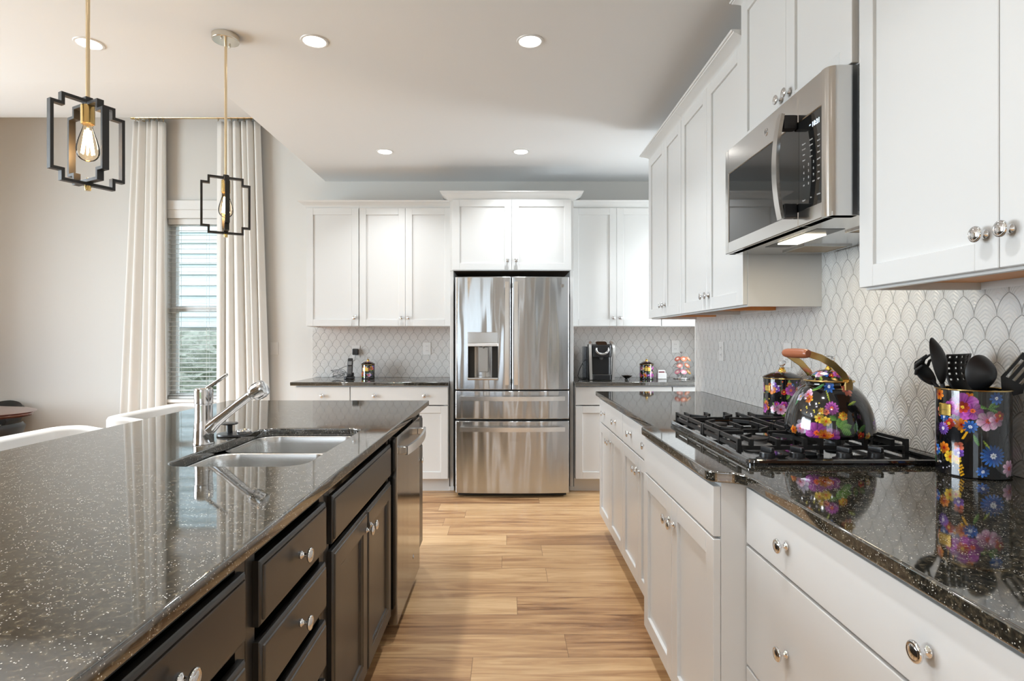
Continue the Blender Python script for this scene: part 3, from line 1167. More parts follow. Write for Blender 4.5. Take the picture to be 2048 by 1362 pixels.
# dispenser niche
x0, x1, z0, z1 = hole
zt = 1.207
bm = B()
quad(bm, (x0, 0.004, z0), (x0, 0.075, z0), (x0, 0.075, zt), (x0, 0.004, zt))
quad(bm, (x1, 0.004, z0), (x1, 0.075, z0), (x1, 0.075, zt), (x1, 0.004, zt))
quad(bm, (x0, 0.075, z0), (x1, 0.075, z0), (x1, 0.075, zt), (x0, 0.075, zt))
quad(bm, (x0, 0.004, zt), (x1, 0.004, zt), (x1, 0.075, zt), (x0, 0.075, zt))
di = obj('dispenser', bm, M_GAP, dl, sharp=None)
bm = B(); box(bm, x0 - 0.002, x1 + 0.002, -0.004, 0.03, zt + 0.022, z1 + 0.002, 0.004, 2)
obj('control_panel', bm, M_STEEL, di)
bm = B(); box(bm, x0 - 0.002, x1 + 0.002, -0.007, 0.03, zt, zt + 0.022, 0.002)
obj('light_bar', bm, mat('pale silver trim', (0.78, 0.77, 0.74), 0.3, 0.6), di)
bm = B()
tube(bm, [((x0 + x1) / 2 + 0.088 * math.sin(R(q)), 0.068 - 0.028 * math.cos(R(q)) + 0.0, (z0 + zt) / 2) for q in (-90, -70, -45, -20, 0, 20, 45, 70, 90)], 0, square=(zt - z0 - 0.01, 0.003), up=(0, 1, 0))
obj('niche_shell', bm, M_STEEL, di, sharp=60)
bm = B(); box(bm, -0.268, -0.190, 0.028, 0.036, z0 + 0.045, zt - 0.004, 0.004)
obj('paddle', bm, mat('satin grey paddle', (0.42, 0.41, 0.39), 0.35, 0.8), di)
bm = B(); lathe(bm, [(0, -0.018), (0.006, -0.018), (0.009, 0.0), (0, 0.0)], 12, Matrix.Translation((-0.23, 0.022, zt)))
obj('spout', bm, M_GREYP, di)
bm = B(); box(bm, x0 - 0.003, x1 + 0.003, -0.012, 0.07, z0 - 0.016, z0 + 0.004, 0.004, 2)
obj('drip_tray', bm, M_STEEL, di)
monogram(dr, 0.400, bow(0.4) - 0.001, 1.690, 0.014)

# ------------------------------------------------------------------ over-range microwave (local x runs from far end to near end)
T = thing('microwave', 'stainless over-range microwave hung above the gas cooktop', 'microwave', (0.90, 2.371, 1.612), RZ)
mw, mh = 0.761, 0.421
bm = B(); box(bm, 0.004, mw - 0.004, 0.042, 0.405, 0.012, mh - 0.004, 0.003)
case = obj('case', bm, mat('dark grey case paint', (0.030, 0.030, 0.031), 0.4), T)
bm = B()
prism_pts = [(0.0, 0.004), (0.004, 0.0), (0.593, 0.0), (0.593, 0.040), (0.0, 0.040)]
xs_open = (0.040, 0.591)
box(bm, 0.0, 0.034, 0.0, 0.040, 0.0, mh, 0.003, 2)
box(bm, 0.034, 0.592, 0.0, 0.040, 0.0, 0.046, 0.002)
box(bm, 0.034, 0.592, 0.0, 0.040, 0.322, mh, 0.002)
door = obj('door', bm, M_STEEL, T)
bm = B(); box(bm, 0.034, 0.592, 0.003, 0.036, 0.046, 0.322)
win = obj('door_window', bm, M_BLACKG, door)
bm = B()
box(bm, 0.5935, 0.726, 0.0, 0.040, 0.0, 0.046, 0.002)
box(bm, 0.5935, 0.726, 0.0, 0.040, 0.322, mh, 0.002)
# rounded near edge of the front
prism(bm, [(0.726, 0.0), (0.742, 0.001), (0.752, 0.006), (0.758, 0.016), (mw, 0.032), (mw, 0.085), (0.726, 0.085)], 0.0, mh)
panel = obj('front_frame', bm, M_STEEL, T, sharp=30)
bm = B(); box(bm, 0.5935, 0.726, 0.003, 0.036, 0.046, 0.322)
cp = obj('control_panel', bm, M_BLACKG, T)
text_obj('clock_display', '10:21', 0.020, M_DISPLAY, cp, Matrix.Translation((0.690, 0.0028, 0.287)) @ FACE, 0.0004, bold=0.0006)
text_obj('clock_period', 'AM', 0.006, M_DISPLAY, cp, Matrix.Translation((0.658, 0.0028, 0.290)) @ FACE, 0.0004)
rows = [(0.246, ['Popcorn', 'Reheat', 'Cook']), (0.230, ['Beverage', 'Defrost', 'Power']), (0.213, ['Auto', 'Melt', 'Timer']), (0.196, ['Sensor', 'Steam', 'Clock']),
        (0.176, ['1', '2', '3', 'Add 30']), (0.157, ['4', '5', '6', 'Vent']), (0.138, ['7', '8', '9', 'Help']), (0.119, ['Off', '0', 'Start', 'Light']), (0.074, ['Cancel', 'Fan', 'Settings'])]
for z, words_ in rows:
    n = len(words_)
    for i, wd in enumerate(words_):
        x = 0.622 + (0.705 - 0.622) * i / (n - 1)
        text_obj('key_legend', wd, 0.0105 if len(wd) == 1 else 0.0058, M_MARK, cp, Matrix.Translation((x, 0.0028, z)) @ FACE, 0.0003, bold=0.0002)
# bowed handle on black brackets
bm = B()
pts = [(0.571, -0.060 + 0.018 * (2 * k / 14 - 1) ** 2, 0.028 + 0.325 * k / 14) for k in range(15)]
tube(bm, pts, 0, square=(0.030, 0.011), up=(0, 1, 0))
hd = obj('handle', bm, M_STEEL, door, sharp=40)
for z in (0.052, 0.327):
    bm = B(); box(bm, 0.556, 0.588, -0.040, 0.001, z - 0.022, z + 0.022, 0.004, 2)
    obj('handle_bracket', bm, M_BLACK, door)
monogram(door, 0.372, -0.0002, 0.372, 0.0135)
# underside: vent panel, filters, lamp
bm = B(); box(bm, 0.004, mw - 0.004, 0.012, 0.405, 0.0, 0.0118)
un = obj('underside', bm, M_STEEL, T)
for x in (0.10, 0.52):
    bm = B(); box(bm, x, x + 0.15, 0.20, 0.36, -0.003, 0.0)
    f = obj('grease_filter', bm, M_FILTER, un)
    bm = B()
    for a, b, c, d in ((x - 0.008, x + 0.158, 0.192, 0.20), (x - 0.008, x + 0.158, 0.36, 0.368), (x - 0.008, x, 0.20, 0.36), (x + 0.15, x + 0.158, 0.20, 0.36)):
        box(bm, a, b, c, d, -0.005, 0.0)
    obj('filter_frame', bm, M_STEEL, f)
bm = B(); box(bm, 0.20, 0.56, 0.075, 0.165, -0.001, 0.0)
obj('lamp_recess', bm, M_BLACK, un)
bm = B(); box(bm, 0.28, 0.47, 0.085, 0.155, -0.004, -0.001)
obj('lamp_lens', bm, M_MWLIT, un)
l = area('microwave_lamp', (0.98, 2.0, 1.60), (0, 0, 0), 0.08, 0.20, 1.2, (1, 0.85, 0.62))

# ------------------------------------------------------------------ dishwasher
T = thing('dishwasher', 'dark stainless dishwasher with bowed handle in the island', 'dishwasher', (-0.458, 2.402, 0), LZ)
dw = 0.612
bm = B(); box(bm, 0.006, dw - 0.006, 0.042, 0.58, 0.10, 0.872)
obj('tub', bm, M_GREYP, T)
bm = B(); box(bm, 0.01, dw - 0.01, 0.085, 0.11, 0.0005, 0.10)
obj('toe_panel', bm, M_BLACK, T)
bm = B(); box(bm, 0.0, dw, 0.0, 0.04, 0.068, 0.858, 0.004, 2)
d = obj('door', bm, M_DW, T)
bm = B()
pts = [(0.035 + 0.542 * k / 16, -0.052 + 0.020 * (2 * k / 16 - 1) ** 2, 0.792) for k in range(17)]
tube(bm, pts, 0, square=(0.036, 0.012), up=(0, 1, 0))
for x in (0.05, dw - 0.05):
    box(bm, x - 0.016, x + 0.016, -0.034, 0.001, 0.776, 0.808, 0.003)
obj('handle', bm, M_BAR, d, sharp=40)
monogram(d, dw - 0.20, -0.0002, 0.20, 0.012)

# ------------------------------------------------------------------ sink and tap
T = thing('sink', 'stainless undermount double bowl sink in the island worktop', 'sink', (-0.7625, 1.9265, 0.884))


def bowl(cy, hy, hx=0.198, depth=0.19):
    bm = B()
    rings = []
    for k, (ins, z, r) in enumerate(((-0.012, -0.0008, 0.08), (0.0, -0.0008, 0.07), (0.003, -0.004, 0.07), (0.006, -0.03, 0.07), (0.012, -depth + 0.03, 0.07), (0.020, -depth + 0.010, 0.065), (0.036, -depth, 0.055))):
        rings.append([(x, y, z) for x, y in rrect(0, cy, hx - ins, hy - ins, r, 8)])
    for k in range(1, 6):
        q = 1 - k / 6
        rings.append([(x * q, cy + (y - cy) * q, -depth - 0.002 * k / 6) for x, y in rrect(0, cy, hx - 0.036, hy - 0.036, 0.055, 8)])
    loft(bm, rings, cap1=True)
    return bm


b1 = obj('bowl', bowl(-0.174, 0.166), M_SINK, T, sharp=70)
b2 = obj('bowl', bowl(0.174, 0.166), M_SINK, T, sharp=70)
for b, cy in ((b1, -0.174), (b2, 0.174)):
    bm = B(); lathe(bm, [(0, 0.006), (0.012, 0.006), (0.014, 0.002), (0.038, 0.004), (0.044, 0.001), (0.044, -0.0015), (0.0, -0.0015)], 24, Matrix.Translation((-0.02, cy, -0.191)))
    obj('drain', bm, M_CHROME, b)

T = thing('faucet', 'polished chrome pull-out kitchen faucet beside the island sink', 'faucet', (-1.018, 1.93, 0.914), R(-6))
bm = B()
lathe(bm, [(0, 0.0005), (0.033, 0.0005), (0.033, 0.004), (0.0315, 0.006), (0.031, 0.03), (0.030, 0.06), (0.0275, 0.085), (0.0275, 0.130), (0.0268, 0.132), (0.0268, 0.134), (0.029, 0.136), (0.0295, 0.176), (0.028, 0.184), (0.022, 0.188), (0, 0.189)], 36)
obj('body', bm, M_CHROME, T, sharp=40)
bm = B()
tube(bm, [(0.018, 0, 0.052), (0.030, 0, 0.062), (0.045, 0, 0.075), (0.075, 0, 0.098), (0.12, 0, 0.132), (0.172, 0, 0.169)], [0.024, 0.022, 0.0185, 0.016, 0.015, 0.0145], 20)
obj('spout', bm, M_CHROME, T, sharp=60)
bm = B()
ax = Vector((0.87, 0, 0.49)).normalized()
Mh = Matrix.Translation((0.166, 0, 0.1635)) @ ax.to_track_quat('Z', 'Y').to_matrix().to_4x4()
lathe(bm, [(0, 0), (0.0155, 0.0), (0.0165, 0.003), (0.0165, 0.008), (0.026, 0.014), (0.0285, 0.022), (0.0285, 0.048), (0.026, 0.056), (0.020, 0.059), (0, 0.060)], 28, Mh)
hd = obj('spray_head', bm, M_CHROME, T, sharp=40)
bm = B()
for k in range(9):
    a = 2 * PI * k / 9
    box(bm, -0.001, 0.001, -0.0008, 0.0008, 0.026, 0.046)
    vs = bm.verts[-8:] if False else list(bm.verts)[-8:]
    bmesh.ops.transform(bm, matrix=Mh @ Matrix.Rotation(a, 4, 'Z') @ Matrix.Translation((0.0286, 0, 0)), verts=vs)
obj('grip_groove', bm, M_SLOT, hd)
bm = B()
tube(bm, [(0.012, 0, 0.186), (0.024, 0, 0.194), (0.052, 0.0, 0.212), (0.080, 0.0, 0.231), (0.084, 0, 0.233)], [0.007, 0.0065, 0.006, 0.0062, 0.004], 10)
obj('lever', bm, M_CHROME, T)
T = thing('soap_dispenser', 'small dark deck pump and ring beside the chrome faucet base', 'dispenser', (-0.995, 2.10, 0.914))
bm = B(); lathe(bm, [(0, 0.0005), (0.058, 0.0005), (0.060, 0.003), (0.058, 0.008), (0.03, 0.010), (0, 0.010)], 28)
obj('deck_flange', bm, M_BLACK, T)
bm = B(); lathe(bm, [(0.010, 0.0095), (0.010, 0.036), (0.028, 0.040), (0.030, 0.043), (0.027, 0.046), (0, 0.047)], 24, Matrix.Translation((-0.018, 0, 0)))
obj('pump_cap', bm, M_BLACK, T)
bm = B()
tube(bm, [(0.034 + 0.020 * math.cos(R(a)), 0.020 * math.sin(R(a)), 0.016) for a in range(0, 360, 20)], 0.005, 8, closed=True)
obj('glass_ring', bm, M_CHROME, T)

# ------------------------------------------------------------------ gas cooktop (local x across the depth of the worktop, y away from camera)
T = thing('gas_cooktop', 'black enamel gas cooktop with cast iron grates on right worktop', 'cooktop', (0.67, 1.585, 0.9142))
cwx, cwy = 0.55, 0.785
bm = B()
prism(bm, rrect(cwx / 2, cwy / 2, cwx / 2, cwy / 2, 0.02, 5), 0.0, 0.006, bev=0.0)
obj('pan', bm, M_ENAM, T)
bm = B()
tube(bm, [(x, y, 0.009) for x, y in rrect(cwx / 2, cwy / 2, cwx / 2 - 0.006, cwy / 2 - 0.006, 0.02, 5)], 0.0085, 8, closed=True)
obj('rim', bm, M_ENAM, T)
bc = [(0.14, 0.29), (0.40, 0.29), (0.14, 0.61), (0.40, 0.61)]
for i, (bx_, by_) in enumerate(bc):
    k = (1.0, 0.8, 0.8, 1.15)[i]
    bm = B()
    lathe(bm, [(0, 0.006), (0.052 * k, 0.006), (0.050 * k, 0.010), (0.036 * k, 0.014), (0.034 * k, 0.024), (0.0, 0.024)], 28, Matrix.Translation((bx_, by_, 0)))
    bn = obj('burner', bm, M_GREYP, T)
    bm = B(); lathe(bm, [(0, 0.0245), (0.036 * k, 0.0245), (0.038 * k, 0.027), (0.036 * k, 0.031), (0.02 * k, 0.033), (0, 0.033)], 28, Matrix.Translation((bx_, by_, 0)))
    obj('burner_cap', bm, M_IRON, bn)


def bar(bm, a, b, w=0.008, h=0.011):
    v = abs(a[2] - b[2]) > 0.02
    tube(bm, [a, b], 0, square=(w, h), up=(1, 0, 0) if v else (0, 0, 1))


for gy in (0.135, 0.455):
    bm = B()
    gx0, gx1, gy0, gy1 = 0.025, 0.525, gy, gy + 0.310
    zt = 0.046
    cy = (gy0 + gy1) / 2
    # low outer frame
    tube(bm, [(x, y, 0.026) for x, y in rrect((gx0 + gx1) / 2, cy, (gx1 - gx0) / 2, 0.155, 0.02, 3)], 0, closed=True, square=(0.010, 0.012), up=(0, 0, 1))
    # raised fingers running across the depth, bent towards each burner
    for fx in (0.06, 0.14, 0.22, 0.32, 0.40, 0.48):
        for sgn, ye in ((1, gy0), (-1, gy1)):
            tip = 0.05 if fx in (0.14, 0.40) else 0.105
            kx = 0.0 if fx in (0.14, 0.40) else (0.045 if fx in (0.06, 0.32) else -0.045)
            yt = ye + sgn * tip
            bar(bm, (fx, ye, 0.020), (fx, ye, zt + 0.006), 0.011, 0.012)
            bar(bm, (fx, ye, zt), (fx, ye + sgn * 0.07 if tip > 0.06 else yt, zt))
            if tip > 0.06:
                bar(bm, (fx, ye + sgn * 0.066, zt), (fx + kx, yt + sgn * 0.005, zt))
    for x in (gx0, 0.27, gx1):
        bar(bm, (x, gy0 + 0.0, zt), (x, gy1, zt))
        for y in (gy0 + 0.004, cy, gy1 - 0.004):
            bar(bm, (x, y, 0.007), (x, y, zt + 0.006), 0.012, 0.012)
    for x0_, x1_ in ((gx0, 0.10), (0.18, 0.36), (0.44, gx1)):
        bar(bm, (x0_, cy, zt), (x1_, cy, zt))
    obj('grate', bm, M_IRON, T, sharp=30)
for i, kx in enumerate((0.075, 0.160, 0.295, 0.385)):
    M = Matrix.Translation((kx, 0.060, 0))
    bm = B()
    lathe(bm, [(0, 0.0062), (0.030, 0.0062), (0.031, 0.009), (0.026, 0.011), (0.0215, 0.013), (0.0205, 0.026), (0.018, 0.028), (0, 0.0285)], 28, M)
    k = obj('control_knob', bm, M_BLACK, T)
    bm = B()
    box(bm, -0.0065, 0.0065, -0.021, 0.021, 0.028, 0.043, 0.003, 2)
    bmesh.ops.transform(bm, matrix=M @ Matrix.Rotation(R(20), 4, 'Z'), verts=bm.verts)
    obj('grip', bm, M_BLACK, k)

# ------------------------------------------------------------------ painted florals
def hexc(s):
    v = [int(s[i:i + 2], 16) / 255 for i in (0, 2, 4)]
    return np.array([(c / 12.92 if c <= 0.04045 else ((c + 0.055) / 1.055) ** 2.4) for c in v])


PAL = {'mag': ('8a1a86', 'd76ad0', 'e8622a'), 'pink': ('d46aa6', 'f3d2e8', 'c03a2a'), 'org': ('d8501a', 'f39a2c', '8c1a14'), 'yel': ('e8a81e', 'f6d84a', 'c0481a'),
       'blue': ('123a9c', '3f86e0', 'dfe8f2'), 'red': ('a81c22', 'd84a34', 'f0c040'), 'vio': ('4a1d8c', '9a6ad8', 'f0e0f0'), 'white': ('8a86b0', 'd8d2e0', 'd0983a'), 'cor': ('c8402c', 'f09070', '5a1410')}


def paint(U, V, flowers, leaves, dots, base=(0.005, 0.005, 0.006)):
    """colours a surface patch given metric coords U,V"""
    C = np.empty(U.shape + (3,)); C[:] = base
    for (u, v, l, w, ang, col) in leaves:
        du, dv = U - u, V - v
        a = du * math.cos(ang) + dv * math.sin(ang)
        b = -du * math.sin(ang) + dv * math.cos(ang)
        t = a / l
        m = (t > 0) & (t < 1) & (np.abs(b) < w * np.sin(np.clip(t, 0, 1) * PI) ** 0.8)
        c1, c2 = hexc('24521f'), hexc(col)
        k = np.clip(0.5 + b / (2 * w) + 0.25 * np.sin(t * 40), 0, 1)[..., None]
        C = np.where(m[..., None], c1 * (1 - k) + c2 * k, C)
    for (u, v, r, n, pal, ang, deep) in flowers:
        du, dv = U - u, V - v
        rr = np.sqrt(du * du + dv * dv) / r
        th = np.arctan2(dv, du) + ang
        lobes = np.abs(np.cos(n * th / 2)) ** 0.55
        edge = (1 - deep) + deep * lobes
        m = rr < edge
        o, i, c = (hexc(q) for q in PAL[pal])
        k = np.clip(rr / np.maximum(edge, 1e-3), 0, 1)
        k = np.clip(k ** 1.3 * 0.95 + 0.18 * np.sin(th * n * 3 + rr * 6), 0, 1)[..., None]
        shade = o * (1 - k) + i * k
        side = np.clip(0.62 + 0.42 * (du * math.cos(ang * 2.3 + u * 90) + dv * math.sin(ang * 2.3 + u * 90)) / r, 0.25, 1.1)[..., None]
        shade = shade * side
        sh2 = np.clip((np.cos(n * th / 2) ** 2 < 0.06) & (rr > 0.3), 0, 1)[..., None]
        shade = shade * (1 - 0.55 * sh2)
        C = np.where(m[..., None], shade, C)
        mc = rr < 0.24 * (1 + 0.2 * np.sin(th * 7))
        C = np.where(mc[..., None], c, C)
        mc = rr < 0.10
        C = np.where(mc[..., None], c * 0.4, C)
    for (u, v, r, col) in dots:
        m = ((U - u) ** 2 + (V - v) ** 2) < r * r
        C = np.where(m[..., None], hexc(col), C)
    return C


def bouquet(rng, fl, lv, dt, u, v, s, size=1.0):
    names = list(PAL)
    for k in range(int(5 * size)):
        a = rng.uniform(0, 2 * PI)
        d = rng.uniform(0.6, 1.4) * s
        lv.append((u + math.cos(a) * d * 0.5, v + math.sin(a) * d * 0.5, rng.uniform(0.7, 1.1) * s, 0.22 * s, a, rng.choice(['5f8f3a', '8fb84a', '3f7a4a', 'a9b84a'])))
    for k in range(int(6 * size)):
        a = k * 1.05 + rng.uniform(-0.3, 0.3)
        d = s * rng.uniform(0.75, 1.25)
        fl.append((u + math.cos(a) * d, v + math.sin(a) * d * 0.9, s * rng.uniform(0.34, 0.58), rng.choice([5, 5, 6, 8, 11]), rng.choice(names), rng.uniform(0, 3), rng.choice([0.28, 0.35, 0.5])))
    fl.append((u, v, s * 0.78, 6, rng.choice(['mag', 'pink', 'org']), rng.uniform(0, 3), 0.25))
    for k in range(int(7 * size)):
        a = rng.uniform(0, 2 * PI); d = s * rng.uniform(1.2, 1.9)
        dt.append((u + math.cos(a) * d, v + math.sin(a) * d, s * rng.uniform(0.05, 0.09), rng.choice(['f6d84a', 'f4f2f6', 'e8622a', '9a6ad8'])))


def revolve_painted(name, prof, seg, fl, lv, dt, parent, uscale, wrap=None):
    """revolved shell carrying a painted colour layer; prof is a dense list of (r,z)"""
    P = np.array(prof)
    L = np.concatenate([[0], np.cumsum(np.hypot(np.diff(P[:, 0]), np.diff(P[:, 1])))])
    th = np.arange(seg) * 2 * PI / seg
    n = len(P)
    co = np.empty((n, seg, 3))
    co[..., 0] = P[:, 0][:, None] * np.cos(th)
    co[..., 1] = P[:, 0][:, None] * np.sin(th)
    co[..., 2] = P[:, 1][:, None]
    T_ = np.broadcast_to(th, (n, seg))
    U = (T_ - PI) * np.maximum(P[:, 0], uscale * 0.55)[:, None] if wrap == 'true' else (T_ - PI) * uscale
    V = np.broadcast_to(L[:, None], (n, seg))
    C = paint(U, V, fl, lv, dt)
    idx = np.arange(n * seg).reshape(n, seg)
    a = idx[:-1]; b = idx[1:]
    F = np.stack([a, np.roll(a, -1, 1), np.roll(b, -1, 1), b], -1).reshape(-1, 4)
    me = bpy.data.meshes.new(name)
    me.from_pydata(co.reshape(-1, 3).tolist(), [], F.tolist())
    at = me.color_attributes.new('paint', 'FLOAT_COLOR', 'POINT')
    buf = np.ones((n * seg, 4), dtype=np.float32)
    buf[:, :3] = C.reshape(-1, 3)
    at.data.foreach_set('color', buf.ravel())
    for p in me.polygons: p.use_smooth = True
    me.update()
    return finish(name, me, M_FLORAL, parent, sharp=None)


def dense(prof, step):
    out = [prof[0]]
    for a, b in zip(prof, prof[1:]):
        d = math.hypot(b[0] - a[0], b[1] - a[1])
        k = max(1, int(d / step))
        for i in range(1, k + 1):
            out.append((a[0] + (b[0] - a[0]) * i / k, a[1] + (b[1] - a[1]) * i / k))
    return out


def smooth(prof, n=8):
    """Catmull-Rom through the profile points"""
    P = [Vector((a, b, 0)) for a, b in prof]
    out = []
    for i in range(len(P) - 1):
        p0, p1, p2, p3 = P[max(0, i - 1)], P[i], P[i + 1], P[min(len(P) - 1, i + 2)]
        for k in range(n):
            t = k / n
            q = 0.5 * ((2 * p1) + (p2 - p0) * t + (2 * p0 - 5 * p1 + 4 * p2 - p3) * t * t + (3 * p1 - p0 - 3 * p2 + p3) * t ** 3)
            out.append((q.x, q.y))
    out.append(prof[-1])
    return out


def label_plate(T, r, ang, z, w, h, m=M_GOLD):
    """small curved metal plate riveted on the side"""
    bm = B()
    n = 8
    rings = []
    for k in range(n + 1):
        a = ang + (k / n - 0.5) * w / r
        c, s_ = math.cos(a), math.sin(a)
        rings.append([(c * (r + 0.0005), s_ * (r + 0.0005), z - h / 2), (c * (r + 0.003), s_ * (r + 0.003), z - h / 2 + 0.002), (c * (r + 0.003), s_ * (r + 0.003), z + h / 2 - 0.002), (c * (r + 0.0005), s_ * (r + 0.0005), z + h / 2)])
    loft(bm, rings, cap0=True, cap1=True)
    o = obj('label_plate', bm, m, T, sharp=40)
    bm = B()
    for k in range(-3, 4):
        a = ang + k * 0.09 * w / r
        lathe(bm, [(0, -0.0006), (0.0012, 0), (0, 0.0006)], 6, Matrix.Translation((math.cos(a) * (r + 0.0032), math.sin(a) * (r + 0.0032), z)))
    obj('engraving', bm, M_SLOT, o)


def knob_glass(T, z):
    bm = B()
    lathe(bm, smooth([(0.0, z), (0.008, z + 0.001), (0.007, z + 0.006), (0.013, z + 0.012), (0.018, z + 0.020), (0.015, z + 0.028), (0.0, z + 0.032)], 4), 20)
    return obj('glass_knob', bm, M_CLEAR, T)


def canister(label, loc, r, h, seed, seg=260, plate=None, lid=True, step=0.0022, extra=None, rz=0.0, size=0.028, psize=(0.028, 0.026)):
    T = thing('canister', label, 'canister', loc, rz)
    rng = random.Random(seed)
    fl, lv, dt = [], [], []
    if extra: extra(fl, lv, dt)
    else:
        nb = max(3, int(2 * PI * r / (size * 2.6)))
        for k in range(nb):
            for q, zz in enumerate((0.28, 0.74)):
                bouquet(rng, fl, lv, dt, (k + 0.5 * q + rng.uniform(-.15, .15)) / nb * 2 * PI * r - PI * r, h * zz, size * rng.uniform(0.8, 1.1), 0.8)
    prof = dense([(r - 0.003, 0.0), (r, 0.003), (r, h)], step)
    revolve_painted('painted_body', prof, seg, fl, lv, dt, T, r)
    bm = B()
    lathe(bm, [(0.0, 0.002), (r - 0.003, 0.0)] + [(r - 0.003, 0.0006), (0, 0.003)], 40)
    lathe(bm, [(r - 0.0025, 0.004), (r - 0.0025, h), (r - 0.003, h), (r - 0.003, 0.004)], 40)
    obj('liner', bm, M_ENAM, T)
    bm = B()
    tube(bm, [((r + 0.0004) * math.cos(2 * PI * k / 40), (r + 0.0004) * math.sin(2 * PI * k / 40), h) for k in range(40)], 0.0022, 8, closed=True)
    obj('brass_rim', bm, M_BRASS, T)
    if plate:
        label_plate(T, r, plate[0], plate[1], *psize)
    if lid:
        fl, lv, dt = [], [], []
        for k in range(6):
            bouquet(rng, fl, lv, dt, (k - 2.5) / 6 * 2 * PI * r * 0.8, r * 0.75, size * 0.62, 0.7)
        lp = dense(smooth([(r + 0.003, h + 0.003), (r + 0.003, h + 0.006), (r * 0.86, h + 0.014), (r * 0.55, h + 0.024), (r * 0.25, h + 0.029), (0.004, h + 0.030)], 4), step)
        lo = revolve_painted('lid', lp, max(120, seg // 2), fl, lv, dt, T, r * 0.8)
        bm = B(); lathe(bm, [(0, h + 0.029), (r * 0.22, h + 0.029), (r * 0.20, h + 0.036), (r * 0.13, h + 0.040), (r * 0.16, h + 0.046), (0, h + 0.047)], 20)
        obj('knob_base', bm, M_GOLD, lo)
        knob_glass(lo, h + 0.0465)
    return T


WT = 0.9142
canister('tall black floral canister with clear knob lid behind the cooktop', (1.205, 2.52, WT), 0.075, 0.180, 11, 300, (R(197), 0.138), step=0.0018, size=0.03)
canister('small black floral canister with purple blooms beside the cordless phone', (-1.232, 5.10, WT), 0.058, 0.125, 21, 180, (R(262), 0.083), size=0.024, psize=(0.05, 0.032))
canister('small black floral canister with red bloom between dish and white box', (1.221, 5.03, WT), 0.060, 0.128, 35, 180, (R(265), 0.088), size=0.024, psize=(0.05, 0.032))


# utensil crock: hand laid bouquet on the side seen from the kitchen; the visible middle is at angle ~230 deg
def crock_art(fl, lv, dt):
    r = 0.079

    def P(dx, dz):          # dx metres right of the visible centre, dz height
        return ((R(231) - PI) * r + math.asin(max(-0.98, min(0.98, dx / r))) * r, dz)
    def F(dx, dz, rad, n, pal, ang, deep): fl.append((*P(dx, dz), rad, n, pal, ang, deep))
    def L(dx, dz, l, w, deg, col='5f8f3a'): lv.append((*P(dx, dz), l, w, R(deg), col))
    def D(dx, dz, rad, col): dt.append((*P(dx, dz), rad, col))
    for a in (20, 50, 340, 160): L(0.03, 0.178, 0.028, 0.004, a, '6f9a4a')
    L(0.012, 0.085, 0.03, 0.004, 110); L(0.02, 0.1, 0.04, 0.003, 300, 'a9b84a'); L(-0.05, 0.06, 0.02, 0.006, 120, '3f7a4a')
    F(-0.068, 0.208, 0.016, 7, 'org', 0.3, 0.4); F(-0.062, 0.165, 0.018, 6, 'cor', 1.3, 0.4)
    F(-0.008, 0.205, 0.013, 7, 'org', 0, 0.5); F(-0.018, 0.182, 0.034, 6, 'mag', 0.4, 0.22); F(0.000, 0.172, 0.022, 5, 'mag', 1.4, 0.25)
    F(-0.02, 0.180, 0.015, 7, 'red', 0.1, 0.3); F(-0.045, 0.178, 0.016, 6, 'mag', 2, 0.3)
    F(0.030, 0.148, 0.025, 6, 'pink', 0.8, 0.3); F(0.046, 0.15, 0.017, 5, 'pink', 2.1, 0.3); F(0.052, 0.162, 0.012, 5, 'red', 2.1, 0.3)
    F(-0.036, 0.145, 0.015, 6, 'white', 0.3, 0.3); F(-0.022, 0.135, 0.016, 7, 'org', 1.0, 0.35); F(-0.048, 0.135, 0.015, 5, 'red', 0.2, 0.3)
    F(-0.005, 0.132, 0.016, 11, 'blue', 0.5, 0.5); F(-0.058, 0.150, 0.013, 9, 'blue', 0.5, 0.5); F(-0.06, 0.12, 0.017, 15, 'vio', 0.2, 0.6)
    F(0.046, 0.205, 0.016, 9, 'blue', 0.2, 0.5)
    for k in range(9): D(-0.022 + 0.011 * ((k * 0.618) % 1), 0.120 - 0.022 * ((k * 0.38 + 0.1) % 1), 0.0026, 'd8a020')
    F(0.040, 0.062, 0.028, 17, 'blue', 0.4, 0.55); F(0.02, 0.022, 0.014, 9, 'blue', 1.0, 0.6)
    F(-0.028, 0.080, 0.012, 4, 'cor', 0.6, 0.4); F(-0.058, 0.070, 0.016, 7, 'org', 0.1, 0.4); F(-0.045, 0.050, 0.016, 7, 'yel', 0.5, 0.35); F(-0.033, 0.046, 0.012, 6, 'yel', 1.5, 0.35)
    F(-0.028, 0.063, 0.012, 6, 'vio', 1.5, 0.35); F(0.07, 0.03, 0.022, 8, 'pink', 0.4, 0.4)
    for k in range(10): D(-0.028 + 0.010 * ((k * 0.618) % 1), 0.036 - 0.0032 * k, 0.0024, 'd8a020')
    for k in range(6): D(-0.068 + 0.034 * ((k * 0.618) % 1), 0.032 - 0.018 * ((k * 0.41) % 1), 0.0018, 'c8c4d0')
    rng = random.Random(5)
    for k in range(5):
        bouquet(rng, fl, lv, dt, R(231) * r - PI * r + (0.16 + 0.055 * k) - (2 * PI * r if k > 2 else 0), 0.06 + 0.11 * (k % 2), 0.026, 0.8)


CR = (1.215, 1.50, WT)
T = canister('black floral utensil crock holding black kitchen tools, right of the cooktop', CR, 0.079, 0.221, 3, 420, (R(186), 0.168), lid=False, step=0.0014, extra=crock_art, psize=(0.034, 0.032))
T.name = 'utensil_crock'; T['category'] = 'crock'

# ------------------------------------------------------------------ kettle
KX, KY, KZ = 1.005, 1.795, 0.9142 + 0.053
T = thing('kettle', 'round black floral kettle with brass bail handle on cooktop grate', 'kettle', (KX, KY, KZ))
kr = 0.126


